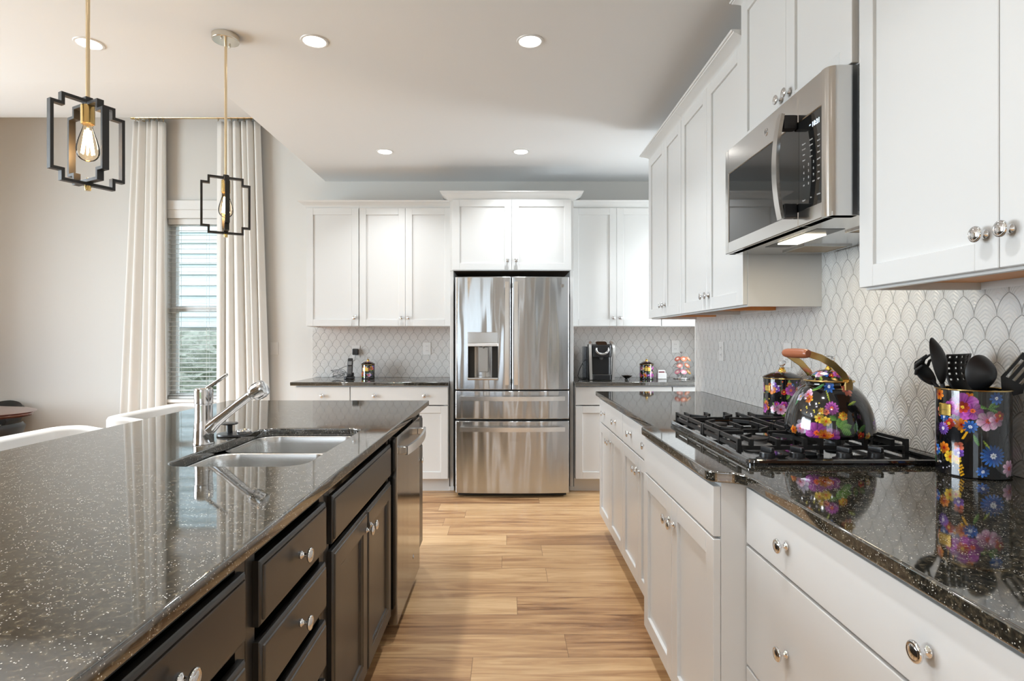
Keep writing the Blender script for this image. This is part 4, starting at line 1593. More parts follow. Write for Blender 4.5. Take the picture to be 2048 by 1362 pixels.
def kettle_art(fl, lv, dt):
    u0 = R(239) - PI
    Rr = kr

    def P(dx, s_): return (u0 * Rr + math.asin(max(-0.98, min(0.98, dx / Rr))) * Rr, s_)
    def F(dx, s_, rad, n, pal, ang, deep): fl.append((*P(dx, s_), rad * 0.86, n, pal, ang, deep))
    def L(dx, s_, l, w, deg, col='5f8f3a'): lv.append((*P(dx, s_), l, w, R(deg), col))
    def D(dx, s_, rad, col): dt.append((*P(dx, s_), rad, col))
    b = 0.02
    for a in (100, 60, 20, 330): L(0.035, b + 0.030, 0.032, 0.010, a, '6fa04a')
    L(0.025, b + 0.055, 0.022, 0.008, 150); L(0.07, b + 0.02, 0.03, 0.007, 80, '4a6a3a'); L(0.078, b + 0.02, 0.035, 0.007, 40, '4a6a3a')
    L(-0.03, b + 0.16, 0.05, 0.005, 200, '8fb84a'); L(-0.01, b + 0.155, 0.05, 0.003, 290, 'c4c84a'); L(0.06, b + 0.10, 0.04, 0.004, 20, 'b9c84a'); L(-0.06, b + 0.15, 0.05, 0.006, 30, '5f9f6a')
    L(-0.10, b + 0.09, 0.05, 0.006, 80, '4f8f6a')
    F(-0.028, b + 0.014, 0.038, 5, 'mag', 0.4, 0.18); F(0.012, b + 0.010, 0.026, 5, 'mag', 1.8, 0.2); F(-0.008, b + 0.008, 0.022, 8, 'org', 0.2, 0.35)
    F(-0.068, b + 0.030, 0.027, 7, 'white', 0.3, 0.35); F(-0.072, b + 0.022, 0.019, 5, 'pink', 1.1, 0.3); F(-0.092, b + 0.014, 0.016, 6, 'org', 0.1, 0.4)
    F(-0.022, b + 0.058, 0.017, 6, 'yel', 0.3, 0.4); F(-0.004, b + 0.050, 0.017, 7, 'yel', 1.0, 0.3); F(-0.018, b + 0.08, 0.012, 9, 'yel', 1.0, 0.6)
    F(0.012, b + 0.090, 0.025, 13, 'mag', 0.5, 0.55); F(-0.004, b + 0.078, 0.011, 6, 'cor', 0.4, 0.3)
    F(0.042, b + 0.068, 0.016, 6, 'org', 0.7, 0.4); F(0.042, b + 0.068, 0.012, 6, 'yel', 0.2, 0.4)
    F(0.085, b + 0.010, 0.013, 6, 'red', 0.3, 0.3); F(0.102, b + 0.008, 0.013, 6, 'yel', 0.9, 0.3)
    F(-0.072, b + 0.130, 0.022, 6, 'pink', 0.9, 0.4); F(-0.062, b + 0.115, 0.017, 6, 'org', 0.2, 0.5); F(-0.095, b + 0.120, 0.018, 5, 'white', 0.9, 0.4)
    F(0.004, b + 0.165, 0.030, 9, 'blue', 0.4, 0.5); F(0.075, b + 0.150, 0.026, 7, 'cor', 0.4, 0.45)
    for k in range(14): D(-0.065 + 0.045 * ((k * 0.618) % 1), b + 0.055 + 0.06 * ((k * 0.269 + 0.07 * (k % 3)) % 1), 0.0024, ('d8d4e0', 'd8c84a')[k % 2])
    rng = random.Random(9)
    for k in range(6):
        bouquet(rng, fl, lv, dt, u0 * Rr + 0.20 + 0.07 * k - (2 * PI * Rr if u0 * Rr + 0.20 + 0.07 * k > PI * Rr else 0), 0.05 + 0.06 * (k % 2), 0.03, 0.8)


fl, lv, dt = [], [], []
kettle_art(fl, lv, dt)
prof = smooth([(kr - 0.022, 0.0), (kr - 0.006, 0.004), (kr, 0.016), (kr * 0.985, 0.045), (kr * 0.92, 0.082), (kr * 0.80, 0.117), (kr * 0.65, 0.143), (0.071, 0.152), (0.066, 0.157), (0.066, 0.166)], 10)
revolve_painted('painted_body', dense(prof, 0.0016), 460, fl, lv, dt, T, kr)
bm = B(); lathe(bm, [(0, 0.0002), (kr - 0.022, 0.0002)], 40)
obj('base', bm, M_ENAM, T)
bm = B()
tube(bm, [(0.0685 * math.cos(2 * PI * k / 48), 0.0685 * math.sin(2 * PI * k / 48), 0.168) for k in range(48)], 0.0032, 8, closed=True)
obj('brass_rim', bm, M_BRASS, T)
fl, lv, dt = [], [], []
rng = random.Random(4)
for k in range(6):
    bouquet(rng, fl, lv, dt, (k - 2.5) / 6 * 2 * PI * 0.055, 0.03, 0.020, 0.8)
lid = revolve_painted('lid', dense(smooth([(0.066, 0.168), (0.063, 0.174), (0.052, 0.187), (0.034, 0.198), (0.016, 0.203), (0.003, 0.204)], 6), 0.0016), 220, fl, lv, dt, T, 0.055)
bm = B(); lathe(bm, [(0, 0.203), (0.012, 0.203), (0.010, 0.208), (0.006, 0.210), (0.008, 0.214), (0, 0.215)], 20)
obj('knob_base', bm, M_GOLD, lid)
bm = B(); lathe(bm, smooth([(0.0, 0.2145), (0.008, 0.215), (0.008, 0.221), (0.015, 0.228), (0.017, 0.236), (0.014, 0.243), (0.0, 0.246)], 4), 8)
obj('glass_knob', bm, M_CLEAR, lid, sharp=20)
av = Vector((0.22, -0.975, 0)); tv = Vector((-0.975, -0.22, 0)); up = Vector((0, 0, 1))
hnd = None
for sg in (-1, 1):
    bm = B()
    tube(bm, [av * (sg * 0.072) + up * 0.168, av * (sg * 0.071) + tv * 0.012 + up * 0.190, av * (sg * 0.068) + tv * 0.045 + up * 0.220, av * (sg * 0.062) + tv * 0.085 + up * 0.242, av * (sg * 0.050) + tv * 0.112 + up * 0.252],
         0, square=(0.020, 0.003), up=tuple(av))
    hnd = obj('handle_arm', bm, M_BRASS, T, sharp=60)
gc = tv * 0.118 + up * 0.254
bm = B()
Mg = Matrix.Translation(gc - av * 0.052) @ av.to_track_quat('Z', 'Y').to_matrix().to_4x4()
lathe(bm, smooth([(0.0, 0.0), (0.010, 0.0), (0.0115, 0.003), (0.0135, 0.010), (0.0145, 0.03), (0.015, 0.052), (0.0145, 0.075), (0.0135, 0.095), (0.0115, 0.101), (0.010, 0.104), (0.0, 0.104)], 3), 24, Mg)
obj('wooden_grip', bm, M_WOODG, hnd, sharp=40)
for sg in (-1, 1):
    bm = B()
    c = av * (sg * 0.078)
    Mb = Matrix.Translation(c + up * 0.150) @ Matrix.Rotation(math.atan2(av.y, av.x), 4, 'Z')
    bmb = bm
    vs = box(bm, -0.004 if sg > 0 else -0.002, 0.002 if sg > 0 else 0.004, -0.014, 0.014, -0.022, 0.020, 0.002)
    lathe(bm, [(0.0, -0.006), (0.006, -0.006), (0.006, 0.006), (0, 0.006)], 12, Matrix.Translation((0, 0, 0.022)) @ Matrix.Rotation(R(90), 4, 'Y'))
    bmesh.ops.transform(bm, matrix=Mb, verts=bm.verts)
    obj('handle_bracket', bm, M_BRASS, T)
# short spout on the far side
bm = B()
sd = Vector((0.55, 0.835, 0))
tube(bm, [sd * 0.100 + up * 0.07, sd * 0.125 + up * 0.085, sd * 0.148 + up * 0.115, sd * 0.158 + up * 0.135], [0.028, 0.022, 0.016, 0.015], 16)
obj('spout', bm, M_ENAM, T)


# ------------------------------------------------------------------ kitchen tools in the crock
def tool(name, label, tilt_dir, lean, build, spin=0.0, off=(0, 0)):
    """tool standing in the crock: handle up along z then head; leans towards tilt_dir (deg)"""
    q = Matrix.Rotation(R(tilt_dir), 4, 'Z') @ Matrix.Rotation(R(lean), 4, 'Y') @ Matrix.Rotation(R(spin - tilt_dir), 4, 'Z')
    T = thing(name, label, 'utensil', (CR[0] + off[0], CR[1] + off[1], WT + 0.012), rot=q.to_euler(), group='black kitchen tools in the crock')
    build(T)
    return T


def handle(T, l=0.215):
    bm = B()
    tube(bm, [(0, 0, 0.0), (0, 0, 0.02), (0, 0, l * 0.7), (0, 0, l)], [0.006, 0.0075, 0.0065, 0.005], 10)
    obj('shaft', bm, M_NYLON, T)


def scoop(w, l, depth, z0, nx=14, nz=18, th=0.0022, pw=0.75):
    """oval dished head in the x-z plane, hollow towards -y"""
    bm = B()
    def pt(i, j, o):
        a = 2 * PI * i / nx
        rr_ = j / nz
        x = math.cos(a) * rr_ * w / 2
        z = z0 + l / 2 + math.sin(a) * rr_ * l / 2
        return (x, depth * (1 - rr_ ** 2) + o, z)
    for o in (0, th):
        c = bm.verts.new(pt(0, 0, o))
        rings = [[bm.verts.new(pt(i, j, o)) for i in range(nx)] for j in range(1, nz + 1)]
        for i in range(nx): bm.faces.new((c, rings[0][i], rings[0][(i + 1) % nx]))
        for a, b in zip(rings, rings[1:]):
            for i in range(nx): bm.faces.new((a[i], b[i], b[(i + 1) % nx], a[(i + 1) % nx]))
        if o == 0: first = rings[-1]
        else:
            for i in range(nx): bm.faces.new((first[i], rings[-1][i], rings[-1][(i + 1) % nx], first[(i + 1) % nx]))
    return bm


def b_spoon(T):
    handle(T, 0.235)
    obj('bowl', scoop(0.066, 0.125, 0.020, 0.225, 24, 10), M_NYLON, T, sharp=50)


def b_ladle(T):
    handle(T, 0.215)
    bm = scoop(0.084, 0.094, 0.036, 0.205, 28, 10)
    obj('bowl', bm, M_NYLON, T, sharp=50)


def b_skim(T):
    handle(T, 0.205)
    bm = B()
    nx, nz = 15, 21
    w, l = 0.085, 0.105
    V = {}
    for i in range(nx + 1):
        for j in range(nz + 1):
            x = (i / nx - 0.5) * w
            zz = j / nz
            wz = 1 - max(0, (0.25 - zz) / 0.25) ** 2 * 0.7
            V[i, j] = bm.verts.new((x * wz, 0.018 * math.sin(zz * 2.4) + 0.010 * (i / nx - 0.5) ** 2 * 4, 0.195 + l * zz))
    for i in range(nx):
        for j in range(nz):
            if i % 3 == 1 and j % 3 == 1 and j > 4: continue
            bm.faces.new((V[i, j], V[i + 1, j], V[i + 1, j + 1], V[i, j + 1]))
    o = obj('perforated_head', bm, M_NYLON, T, sharp=50)
    md = o.modifiers.new('thick', 'SOLIDIFY'); md.thickness = 0.003


def b_turner(T):
    handle(T, 0.245)
    bm = B()
    w, l = 0.075, 0.105
    z0 = 0.238
    outl = [(-0.012, z0), (0.012, z0), (w / 2, z0 + 0.03), (w / 2, z0 + l), (-w / 2, z0 + l), (-w / 2, z0 + 0.03)]
    holes = [[(x - 0.004, z0 + 0.036), (x + 0.004, z0 + 0.036), (x + 0.004, z0 + l - 0.016), (x - 0.004, z0 + l - 0.016)] for x in (-0.026, -0.009, 0.009, 0.026)]
    prism(bm, outl, -0.0015, 0.0015, holes)
    bmesh.ops.transform(bm, matrix=Matrix.Rotation(R(90), 4, 'X'), verts=bm.verts)
    obj('slotted_blade', bm, M_NYLON, T)


def b_fork(T):
    handle(T, 0.275)
    bm = scoop(0.052, 0.075, 0.018, 0.262, 20, 8)
    for k in range(6):
        x = (k - 2.5) * 0.0115
        zb = 0.300 + 0.031 * math.sqrt(max(0, 1 - (x / 0.033) ** 2))
        tube(bm, [(x, 0.004, zb - 0.006), (x * 1.1, -0.008, zb + 0.004), (x * 1.1, -0.030, zb + 0.008)], [0.004, 0.0038, 0.0026], 8)
    obj('toothed_head', bm, M_NYLON, T, sharp=50)


tool('cooking_spoon', 'tall black spoon with pointed oval bowl standing edge-on in crock', 165, 12, b_spoon, 250 - 35, (-0.028, -0.004))
tool('pasta_fork', 'black toothed pasta fork drooping from crock leftmost behind the spoon', 150, 34, b_fork, 20, (0.058, -0.034))
tool('skimmer', 'black perforated skimmer leaning in crock between spoon and ladle', 150, 2, b_skim, 15, (0.008, 0.012))
tool('ladle', 'black round ladle bowl facing away at centre of crock', 190, 3, b_ladle, 190, (0.006, -0.026))
tool('slotted_turner', 'black slotted turner leaning far right out of crock', -36, 33, b_turner, -10, (-0.052, 0.036))


# ------------------------------------------------------------------ things on the back worktop
T = thing('coffee_maker', 'black and silver single serve coffee maker on back worktop', 'coffee maker', (0.812, 5.0, WT))
CS = mat('satin silver plastic', (0.58, 0.57, 0.55), 0.3, 0.85)
hh = 0.325
bm = B()
prism(bm, rrect(0, 0.075, 0.095, 0.085, 0.03, 5), 0.0, hh - 0.02, bev=0.006)
obj('body', bm, M_BLACK, T)
for sx in (-1, 1):
    bm = B()
    pts = [(sx * 0.094, -0.085, 0.004), (sx * 0.098, -0.087, 0.10), (sx * 0.101, -0.088, 0.20), (sx * 0.101, -0.080, 0.265), (sx * 0.097, -0.05, 0.300), (sx * 0.090, 0.0, 0.315)]
    tube(bm, pts, 0, square=(0.030, 0.022), up=(1, 0, 0))
    obj('side_trim', bm, CS, T, sharp=50)
bm = B()
prism(bm, rrect(0, -0.03, 0.083, 0.068, 0.025, 5), 0.195, 0.300, bev=0.006)
hd = obj('brew_head', bm, M_BLACK, T)
bm = B()
tube(bm, [(0.052 * math.sin(R(a)), -0.104 + 0.004 * math.cos(R(a)), 0.262 - 0.040 * math.cos(R(a))) for a in range(-110, 111, 10)], [0.006 + 0.006 * math.cos(R(a * 0.8)) for a in range(-110, 111, 10)], 10)
obj('handle_loop', bm, M_CHROME, hd, sharp=60)
bm = B(); prism(bm, rrect(0, 0.0, 0.048, 0.04, 0.02, 5), 0.0, 0.014, bev=0.004)
bmesh.ops.transform(bm, matrix=Matrix.Translation((0, -0.055, 0.302)) @ Matrix.Rotation(R(24), 4, 'X'), verts=bm.verts)
obj('control_screen', bm, M_BLACKG, hd)
bm = B(); lathe(bm, [(0, 0.172), (0.012, 0.174), (0.022, 0.195), (0, 0.195)], 16, Matrix.Translation((0, -0.045, 0)))
obj('brew_nozzle', bm, M_GREYP, hd)
bm = B(); prism(bm, rrect(0, -0.045, 0.084, 0.053, 0.02, 5), 0.0005, 0.045, bev=0.004)
tr = obj('drip_tray', bm, M_BLACK, T)
bm = B()
for k in range(7):
    box(bm, -0.06, 0.06, -0.085 + 0.012 * k, -0.080 + 0.012 * k, 0.045, 0.048)
obj('tray_grille', bm, M_CHROME, tr)
bm = B(); prism(bm, rrect(-0.122, 0.085, 0.018, 0.06, 0.014, 5), 0.003, 0.285, bev=0.004)
obj('water_tank', bm, glassy('smoky tank plastic', (0.55, 0.57, 0.6), 0.2), T)
bm = B()
tube(bm, smooth3 := [(-0.10, 0.14, 0.17), (-0.13, 0.13, 0.15), (-0.165, 0.10, 0.09), (-0.19, 0.05, 0.03), (-0.185, 0.02, 0.007), (-0.16, 0.0, 0.005), (-0.10, 0.02, 0.005)], 0.0035, 8)
obj('power_cord', bm, M_BLACK, T, sharp=60)

tagd = thing('dish', 'tiny black footed dish beside the coffee maker', 'dish', (1.028, 4.93, WT))
bm = B(); lathe(bm, smooth([(0.0, 0.0005), (0.018, 0.0005), (0.019, 0.006), (0.016, 0.012), (0.028, 0.022), (0.046, 0.036), (0.047, 0.038), (0.040, 0.035), (0.02, 0.022), (0.0, 0.018)], 3), 28)
obj('bowl', bm, M_ENAM, tagd)

T = thing('card_box', 'small white box with dark red slot between canister and pod carousel', 'box', (1.358, 5.06, WT))
bm = B(); box(bm, -0.039, 0.039, -0.03, 0.03, 0.0005, 0.052, 0.003); box(bm, -0.033, 0.033, -0.012, 0.028, 0.052, 0.078, 0.003)
obj('box_body', bm, M_PLATE, T)
bm = B(); box(bm, -0.025, 0.025, -0.0135, -0.0122, 0.056, 0.066)
obj('red_strip', bm, mat('dark red strip', (0.14, 0.02, 0.03), 0.4), T)

T = thing('pod_carousel', 'chrome three tier coffee pod carousel at right end of back worktop', 'carousel', (1.545, 5.09, WT))
bm = B(); lathe(bm, [(0, 0.0005), (0.072, 0.0005), (0.074, 0.004), (0.072, 0.010), (0.03, 0.012), (0, 0.012)], 32)
obj('turntable', bm, M_CHROME, T)
bm = B(); tube(bm, [(0, 0, 0.01), (0, 0, 0.225)], 0.004, 8)
lathe(bm, [(0, 0.222), (0.009, 0.225), (0.012, 0.234), (0.008, 0.242), (0, 0.244)], 14)
obj('post', bm, M_CHROME, T)
podcols = [(0.55, 0.16, 0.12), (0.62, 0.20, 0.11), (0.70, 0.34, 0.17), (0.66, 0.30, 0.26), (0.66, 0.26, 0.16), (0.60, 0.24, 0.30), (0.68, 0.30, 0.36), (0.62, 0.33, 0.08)]
podm = [mat('pod foil %s' % n, c, 0.35, 0.3) for n, c in zip('abcdefgh', podcols)]
podlid = mat('pale pod lid', (0.78, 0.60, 0.52), 0.4)
tiers = ((0.062, 'bottom'), (0.118, 'middle'), (0.175, 'top'))
pi = 0
desc = {('top', 0): 'plum red coffee pod, left in top carousel tier', ('top', 1): 'bright orange red coffee pod, middle of top carousel tier', ('top', 2): 'peach coffee pod, right in top carousel tier',
        ('middle', 0): 'rose coffee pod, left in middle carousel tier', ('middle', 1): 'salmon coffee pod, right in middle carousel tier',
        ('bottom', 0): 'mauve pink coffee pod, left in bottom carousel tier', ('bottom', 1): 'light pink coffee pod, middle of bottom carousel tier', ('bottom', 2): 'amber coffee pod, right in bottom carousel tier'}
pcol = {('top', 0): 0, ('top', 1): 1, ('top', 2): 2, ('middle', 0): 3, ('middle', 1): 4, ('bottom', 0): 5, ('bottom', 1): 6, ('bottom', 2): 7}
for z, nm in tiers:
    angs = (222, 270, 318) if nm != 'middle' else (240, 300)
    bm = B()
    for k in range(6):
        a = R((222 if nm != 'middle' else 240) + (48 if nm != 'middle' else 60) * k)
        c = Vector((0.062 * math.cos(a), 0.062 * math.sin(a), z))
        rad = Vector((math.cos(a), math.sin(a), 0.0))
        nv = (rad + Vector((0, 0, 0.9))).normalized()
        M = Matrix.Translation(c) @ nv.to_track_quat('Z', 'Y').to_matrix().to_4x4()
        tube(bm, [M @ Vector((0.0255 * math.cos(R(q)), 0.0255 * math.sin(R(q)), 0)) for q in range(0, 360, 24)], 0.0016, 6, closed=True)
        tube(bm, [(0, 0, z - 0.02), tuple(M @ Vector((0, -0.0255, 0)))], 0.0014, 6)
    obj('tier_ring', bm, M_CHROME, T)
    for k, an in enumerate(angs):
        a = R(an)
        c = Vector((1.545 + 0.062 * math.cos(a), 5.09 + 0.062 * math.sin(a), WT + z))
        nv = (Vector((math.cos(a), math.sin(a), 0.9))).normalized()
        P_ = thing('coffee_pod', desc[nm, k], 'coffee pod', c, group='coffee pods in the carousel', rot=nv.to_track_quat('Z', 'Y').to_euler())
        bm = B(); lathe(bm, [(0, -0.040), (0.017, -0.040), (0.019, -0.038), (0.0235, 0.0015), (0, 0.0015)], 20)
        obj('cup', bm, M_PLATE, P_)
        bm = B(); lathe(bm, [(0.012, 0.0052), (0.0272, 0.0040), (0.0275, 0.0018), (0, 0.0018)], 20); lathe(bm, [(0.012, 0.0052), (0.0, 0.0055)], 20, mi=1)
        obj('foil_lid', bm, [podm[pcol[nm, k]], podlid], P_)

# phone, charger and cables
T = thing('phone_cradle', 'black charging cradle under the cordless phone on back worktop', 'charger', (-1.385, 5.06, WT))
bm = B()
prism(bm, rrect(0, 0, 0.040, 0.042, 0.02, 5), 0.0005, 0.022, bev=0.004)
box(bm, -0.032, 0.032, 0.012, 0.032, 0.018, 0.055, 0.006, 2)
obj('cradle_base', bm, M_BLACK, T)
bm = B()
rng = random.Random(2)
for k in range(6):
    pts = []
    for i in range(17):
        q = 2 * PI * i / 16
        pts.append((-0.095 + (0.045 + 0.006 * k) * math.cos(q) * (0.8 if k % 2 else 1) + rng.uniform(-.003, .003), -0.015 + 0.03 * math.sin(q) + 0.006 * k - 0.01, 0.006 + 0.006 * k + 0.014 * (1 + math.sin(q * (1 + k % 2) + k)) + 0.02 * (k > 3)))
    tube(bm, pts, 0.0024, 6)
tube(bm, [(-0.05, 0.0, 0.01), (-0.035, 0.01, 0.008), (-0.02, 0.03, 0.008)], 0.0024, 6)
tube(bm, [(-0.11, 0.0, 0.05), (-0.105, 0.05, 0.085), (-0.05, 0.10, 0.11), (0.0, 0.17, 0.16), (0.0, 0.200, 0.205), (-0.003, 0.205, 0.215)], 0.0022, 6)
obj('coiled_cord', bm, M_GREYP, T, sharp=60)
bm = B(); box(bm, -0.027, 0.027, 0.176, 0.2125, 0.205, 0.262, 0.008, 2)
obj('power_adapter', bm, M_BLACK, T)
T = thing('cordless_phone', 'slim black cordless phone standing in its cradle', 'phone', (-1.385, 5.064, WT + 0.0235), rot=(R(-12), 0, R(3)))
bm = B()
rings = []
for z, w, d in ((0.0, 0.019, 0.009), (0.004, 0.022, 0.0115), (0.05, 0.0235, 0.012), (0.11, 0.0235, 0.013), (0.150, 0.022, 0.012), (0.158, 0.019, 0.010)):
    rings.append([(x, y - 0.004, z) for x, y in rrect(0, 0, w, d, d * 0.7, 4)])
loft(bm, rings, cap0=True, cap1=True)
ph = obj('handset', bm, M_BLACK, T, sharp=50)
bm = B(); box(bm, -0.016, 0.016, -0.0176, -0.0155, 0.098, 0.130, 0.001)
obj('screen', bm, M_GREYP, ph)
bm = B()
for i in range(3):
    for j in range(5):
        box(bm, -0.0165 + 0.012 * i, -0.0075 + 0.012 * i, -0.0178, -0.0145, 0.022 + 0.013 * j, 0.030 + 0.013 * j, 0.001)
obj('keypad', bm, M_GREYP, ph)


# wall plates
def plate(name, label, loc, rz, kind):
    T = thing(name, label, 'switch' if kind == 'switch' else 'outlet', loc, rz)
    bm = B(); box(bm, -0.036, 0.036, -0.006, -0.0003, -0.0575, 0.0575, 0.002, 2)
    obj('cover_plate', bm, M_PLATE, T)
    if kind == 'switch':
        bm = B(); box(bm, -0.006, 0.006, -0.0075, -0.005, -0.013, 0.013); box(bm, -0.004, 0.004, -0.016, -0.006, 0.0, 0.008, 0.001)
        obj('toggle', bm, M_TRIM, T)
    else:
        for z in (-0.021, 0.021):
            bm = B(); prism(bm, rrect(0, 0, 0.016, 0.014, 0.008, 4), 0.0, 0.003)
            bmesh.ops.transform(bm, matrix=Matrix.Translation((0, -0.005, z)) @ Matrix.Rotation(R(90), 4, 'X'), verts=bm.verts)
            s = obj('socket', bm, M_PLATE, T)
            bm = B()
            for x in (-0.006, 0.006): box(bm, x - 0.001, x + 0.001, -0.0086, -0.0078, z - 0.003, z + 0.005)
            obj('slots', bm, M_SLOT, s)
    return T


yb = YB - 0.009
plate('light_switch', 'white toggle light switch on wall between curtain and cabinets', (-2.139, YB, 1.178), 0, 'switch')
plate('wall_outlet', 'white outlet on tile behind the phone adapter', (-1.385, yb, 1.150), 0, 'o')
plate('wall_outlet', 'white outlet on tile just left of the refrigerator', (-0.735, yb, 1.178), 0, 'o')
plate('wall_outlet', 'white outlet on tile above the pod carousel', (1.545, yb, 1.195), 0, 'o')
plate('wall_outlet', 'white outlet on right tile near the wall end', (XR - 0.009, 3.48, 1.19), RZ, 'o')
plate('wall_outlet', 'white outlet on right tile behind the tall canister', (XR - 0.009, 2.66, 1.19), RZ, 'o')

# ------------------------------------------------------------------ recessed ceiling lights
def downlight(label, x, y, visible=True):
    T = thing('ceiling_light', label, 'ceiling light', (x, y, CEIL), group='recessed ceiling lights')
    bm = B(); lathe(bm, [(0.052, -0.002), (0.055, -0.005), (0.064, -0.004), (0.066, -0.0005), (0.052, -0.0005)], 36)
    obj('trim_ring', bm, M_TRIM, T)
    bm = B(); lathe(bm, [(0, -0.0025), (0.052, -0.0025), (0.052, -0.0008), (0, -0.0008)], 36)
    obj('lens', bm, M_LIT, T)
    l = bpy.data.lights.new('downlight', 'AREA')
    l.shape = 'DISK'; l.size = 0.10; l.energy = DOWN_W; l.color = (0.93, 0.97, 1.0); l.spread = R(118)
    o = bpy.data.objects.new('downlight', l); link(o, T); o.location = (0, 0, -0.008)


downlight('recessed ceiling light nearest the refrigerator, left one', -0.944, 4.447)
downlight('recessed ceiling light nearest the refrigerator, right one', 0.108, 4.447)
downlight('added recessed ceiling light hidden behind the right wall cabinets, over the back corner', 1.6, 4.3)  # unseen lamp added to brighten the back nook
downlight('recessed ceiling light above the island end, right of the pendant canopy', -0.937, 2.798)
downlight('recessed ceiling light above the aisle, nearer the camera', 0.112, 2.798)
downlight('recessed ceiling light behind the left pendant rod', -2.05, 2.82)
for x in (-2.05, -0.94, 0.11):
    for y in (1.15, -0.5, -2.15):
        downlight('recessed ceiling light out of view above the near end of the room', x, y)
for x in (-3.15, -4.25):  # unseen lamps added to brighten the dining wall
    for y in (2.82, 1.15):
        downlight('added recessed ceiling light out of view above the dining end', x, y)


# ------------------------------------------------------------------ pendants
def cage(T, rz, w=0.103, h=0.132, s=0.026, tk=0.0095, dp=0.020):
    """stepped-corner strap frame in the local x-z plane turned by rz"""
    q = 0.030
    pts = [(-w + s + 0.004, h), (w - s - 0.004, h), (w - s - 0.004, h - q), (w, h - q), (w, -h + q), (w - s - 0.004, -h + q), (w - s - 0.004, -h), (-w + s + 0.004, -h), (-w + s + 0.004, -h + q), (-w, -h + q), (-w, h - q), (-w + s + 0.004, h - q)]
    bm = B()
    n = len(pts)

    def off(o):
        res = []
        for i in range(n):
            p0, p1, p2 = Vector(pts[i - 1]), Vector(pts[i]), Vector(pts[(i + 1) % n])
            d1 = (p1 - p0).normalized(); d2 = (p2 - p1).normalized()
            n1 = Vector((d1.y, -d1.x)); n2 = Vector((d2.y, -d2.x))
            res.append(p1 + (n1 + n2) * o)
        return res
    a, b = off(tk / 2), off(-tk / 2)
    rings = [[(p.x, y, p.y) for p in lp] for lp, y in ((a, -dp / 2), (b, -dp / 2), (b, dp / 2), (a, dp / 2))]
    vr = [[bm.verts.new(p) for p in ring] for ring in rings]
    for k in range(4):
        for i in range(n):
            bm.faces.new((vr[k][i], vr[k][(i + 1) % n], vr[(k + 1) % 4][(i + 1) % n], vr[(k + 1) % 4][i]))
    bmesh.ops.rotate(bm, verts=bm.verts, cent=(0, 0, 0), matrix=Matrix.Rotation(rz, 3, 'Z'))
    return obj('cage_frame', bm, M_BRONZE, T, sharp=30)


def pendant(label, x, y, zc, rz):
    T = thing('pendant_light', label, 'pendant light', (x, y, zc), rz, 'bronze cage pendants over the island')
    top = CEIL - zc
    bm = B(); lathe(bm, [(0, top - 0.028), (0.055, top - 0.028), (0.060, top - 0.026), (0.062, top - 0.022), (0.062, top - 0.0005), (0, top - 0.0005)], 36)
    for a in (60, 240):
        lathe(bm, [(0, -0.010), (0.004, -0.010), (0.005, -0.006), (0.005, 0), (0, 0)], 10, Matrix.Translation((0.04 * math.cos(R(a)), 0.04 * math.sin(R(a)), top - 0.028)))
    obj('canopy', bm, M_NICKEL, T)
    bm = B(); lathe(bm, [(0, 0.142), (0.0062, 0.142), (0.0062, top - 0.026), (0, top - 0.026)], 14)
    obj('rod', bm, M_ROD, T)
    cage(T, 0.0)
    cage(T, R(90), w=0.099, h=0.1225)
    bm = B(); box(bm, -0.011, 0.011, -0.011, 0.011, 0.120, 0.146, 0.001)
    obj('cage_hub', bm, M_BRONZE, T)
    bm = B(); lathe(bm, [(0, 0.120), (0.0185, 0.120), (0.0195, 0.118), (0.0195, 0.062), (0.0175, 0.060), (0, 0.060)], 24)
    obj('lamp_socket', bm, M_BRASS, T)
    bm = B(); lathe(bm, smooth([(0.013, 0.062), (0.014, 0.050), (0.019, 0.034), (0.027, 0.008), (0.032, -0.018), (0.030, -0.038), (0.020, -0.052), (0.006, -0.058), (0.0, -0.059)], 5), 28)
    bl = obj('bulb', bm, M_BULB, T)
    bm = B()
    lathe(bm, [(0, 0.055), (0.004, 0.05), (0.003, 0.012), (0, 0.01)], 10)
    obj('bulb_stem', bm, M_PLATE, bl)
    bm = B()
    for k in range(8):
        a, a2 = 2 * PI * k / 8, 2 * PI * (k + 0.5) / 8
        tube(bm, [(0.008 * math.cos(a), 0.008 * math.sin(a), 0.040), (0.017 * math.cos(a2), 0.017 * math.sin(a2), -0.034)], 0.0022, 6)
        a3 = 2 * PI * (k + 1) / 8
        tube(bm, [(0.017 * math.cos(a2), 0.017 * math.sin(a2), -0.034), (0.008 * math.cos(a3), 0.008 * math.sin(a3), 0.040)], 0.0022, 6)
    obj('filament', bm, M_FIL, bl)
    bm = B(); lathe(bm, [(0, -0.152), (0.008, -0.152), (0.009, -0.148), (0.009, -0.136), (0.004, -0.130), (0.004, -0.112), (0, -0.110)], 16)
    obj('finial', bm, M_BRASS, T)
    l = bpy.data.lights.new('bulb_light', 'POINT')
    l.energy = 5.0; l.color = (1.0, 0.72, 0.42); l.shadow_soft_size = 0.018
    o = bpy.data.objects.new('bulb_light', l); link(o, T); o.location = (0, 0, -0.006)


pendant('bronze cage pendant on long brass rod nearest the camera, cage turned askew', -1.345, 1.845, 1.893, R(62))
pendant('bronze cage pendant farther down the island with its ceiling canopy visible', -1.345, 2.75, 1.903, R(30))

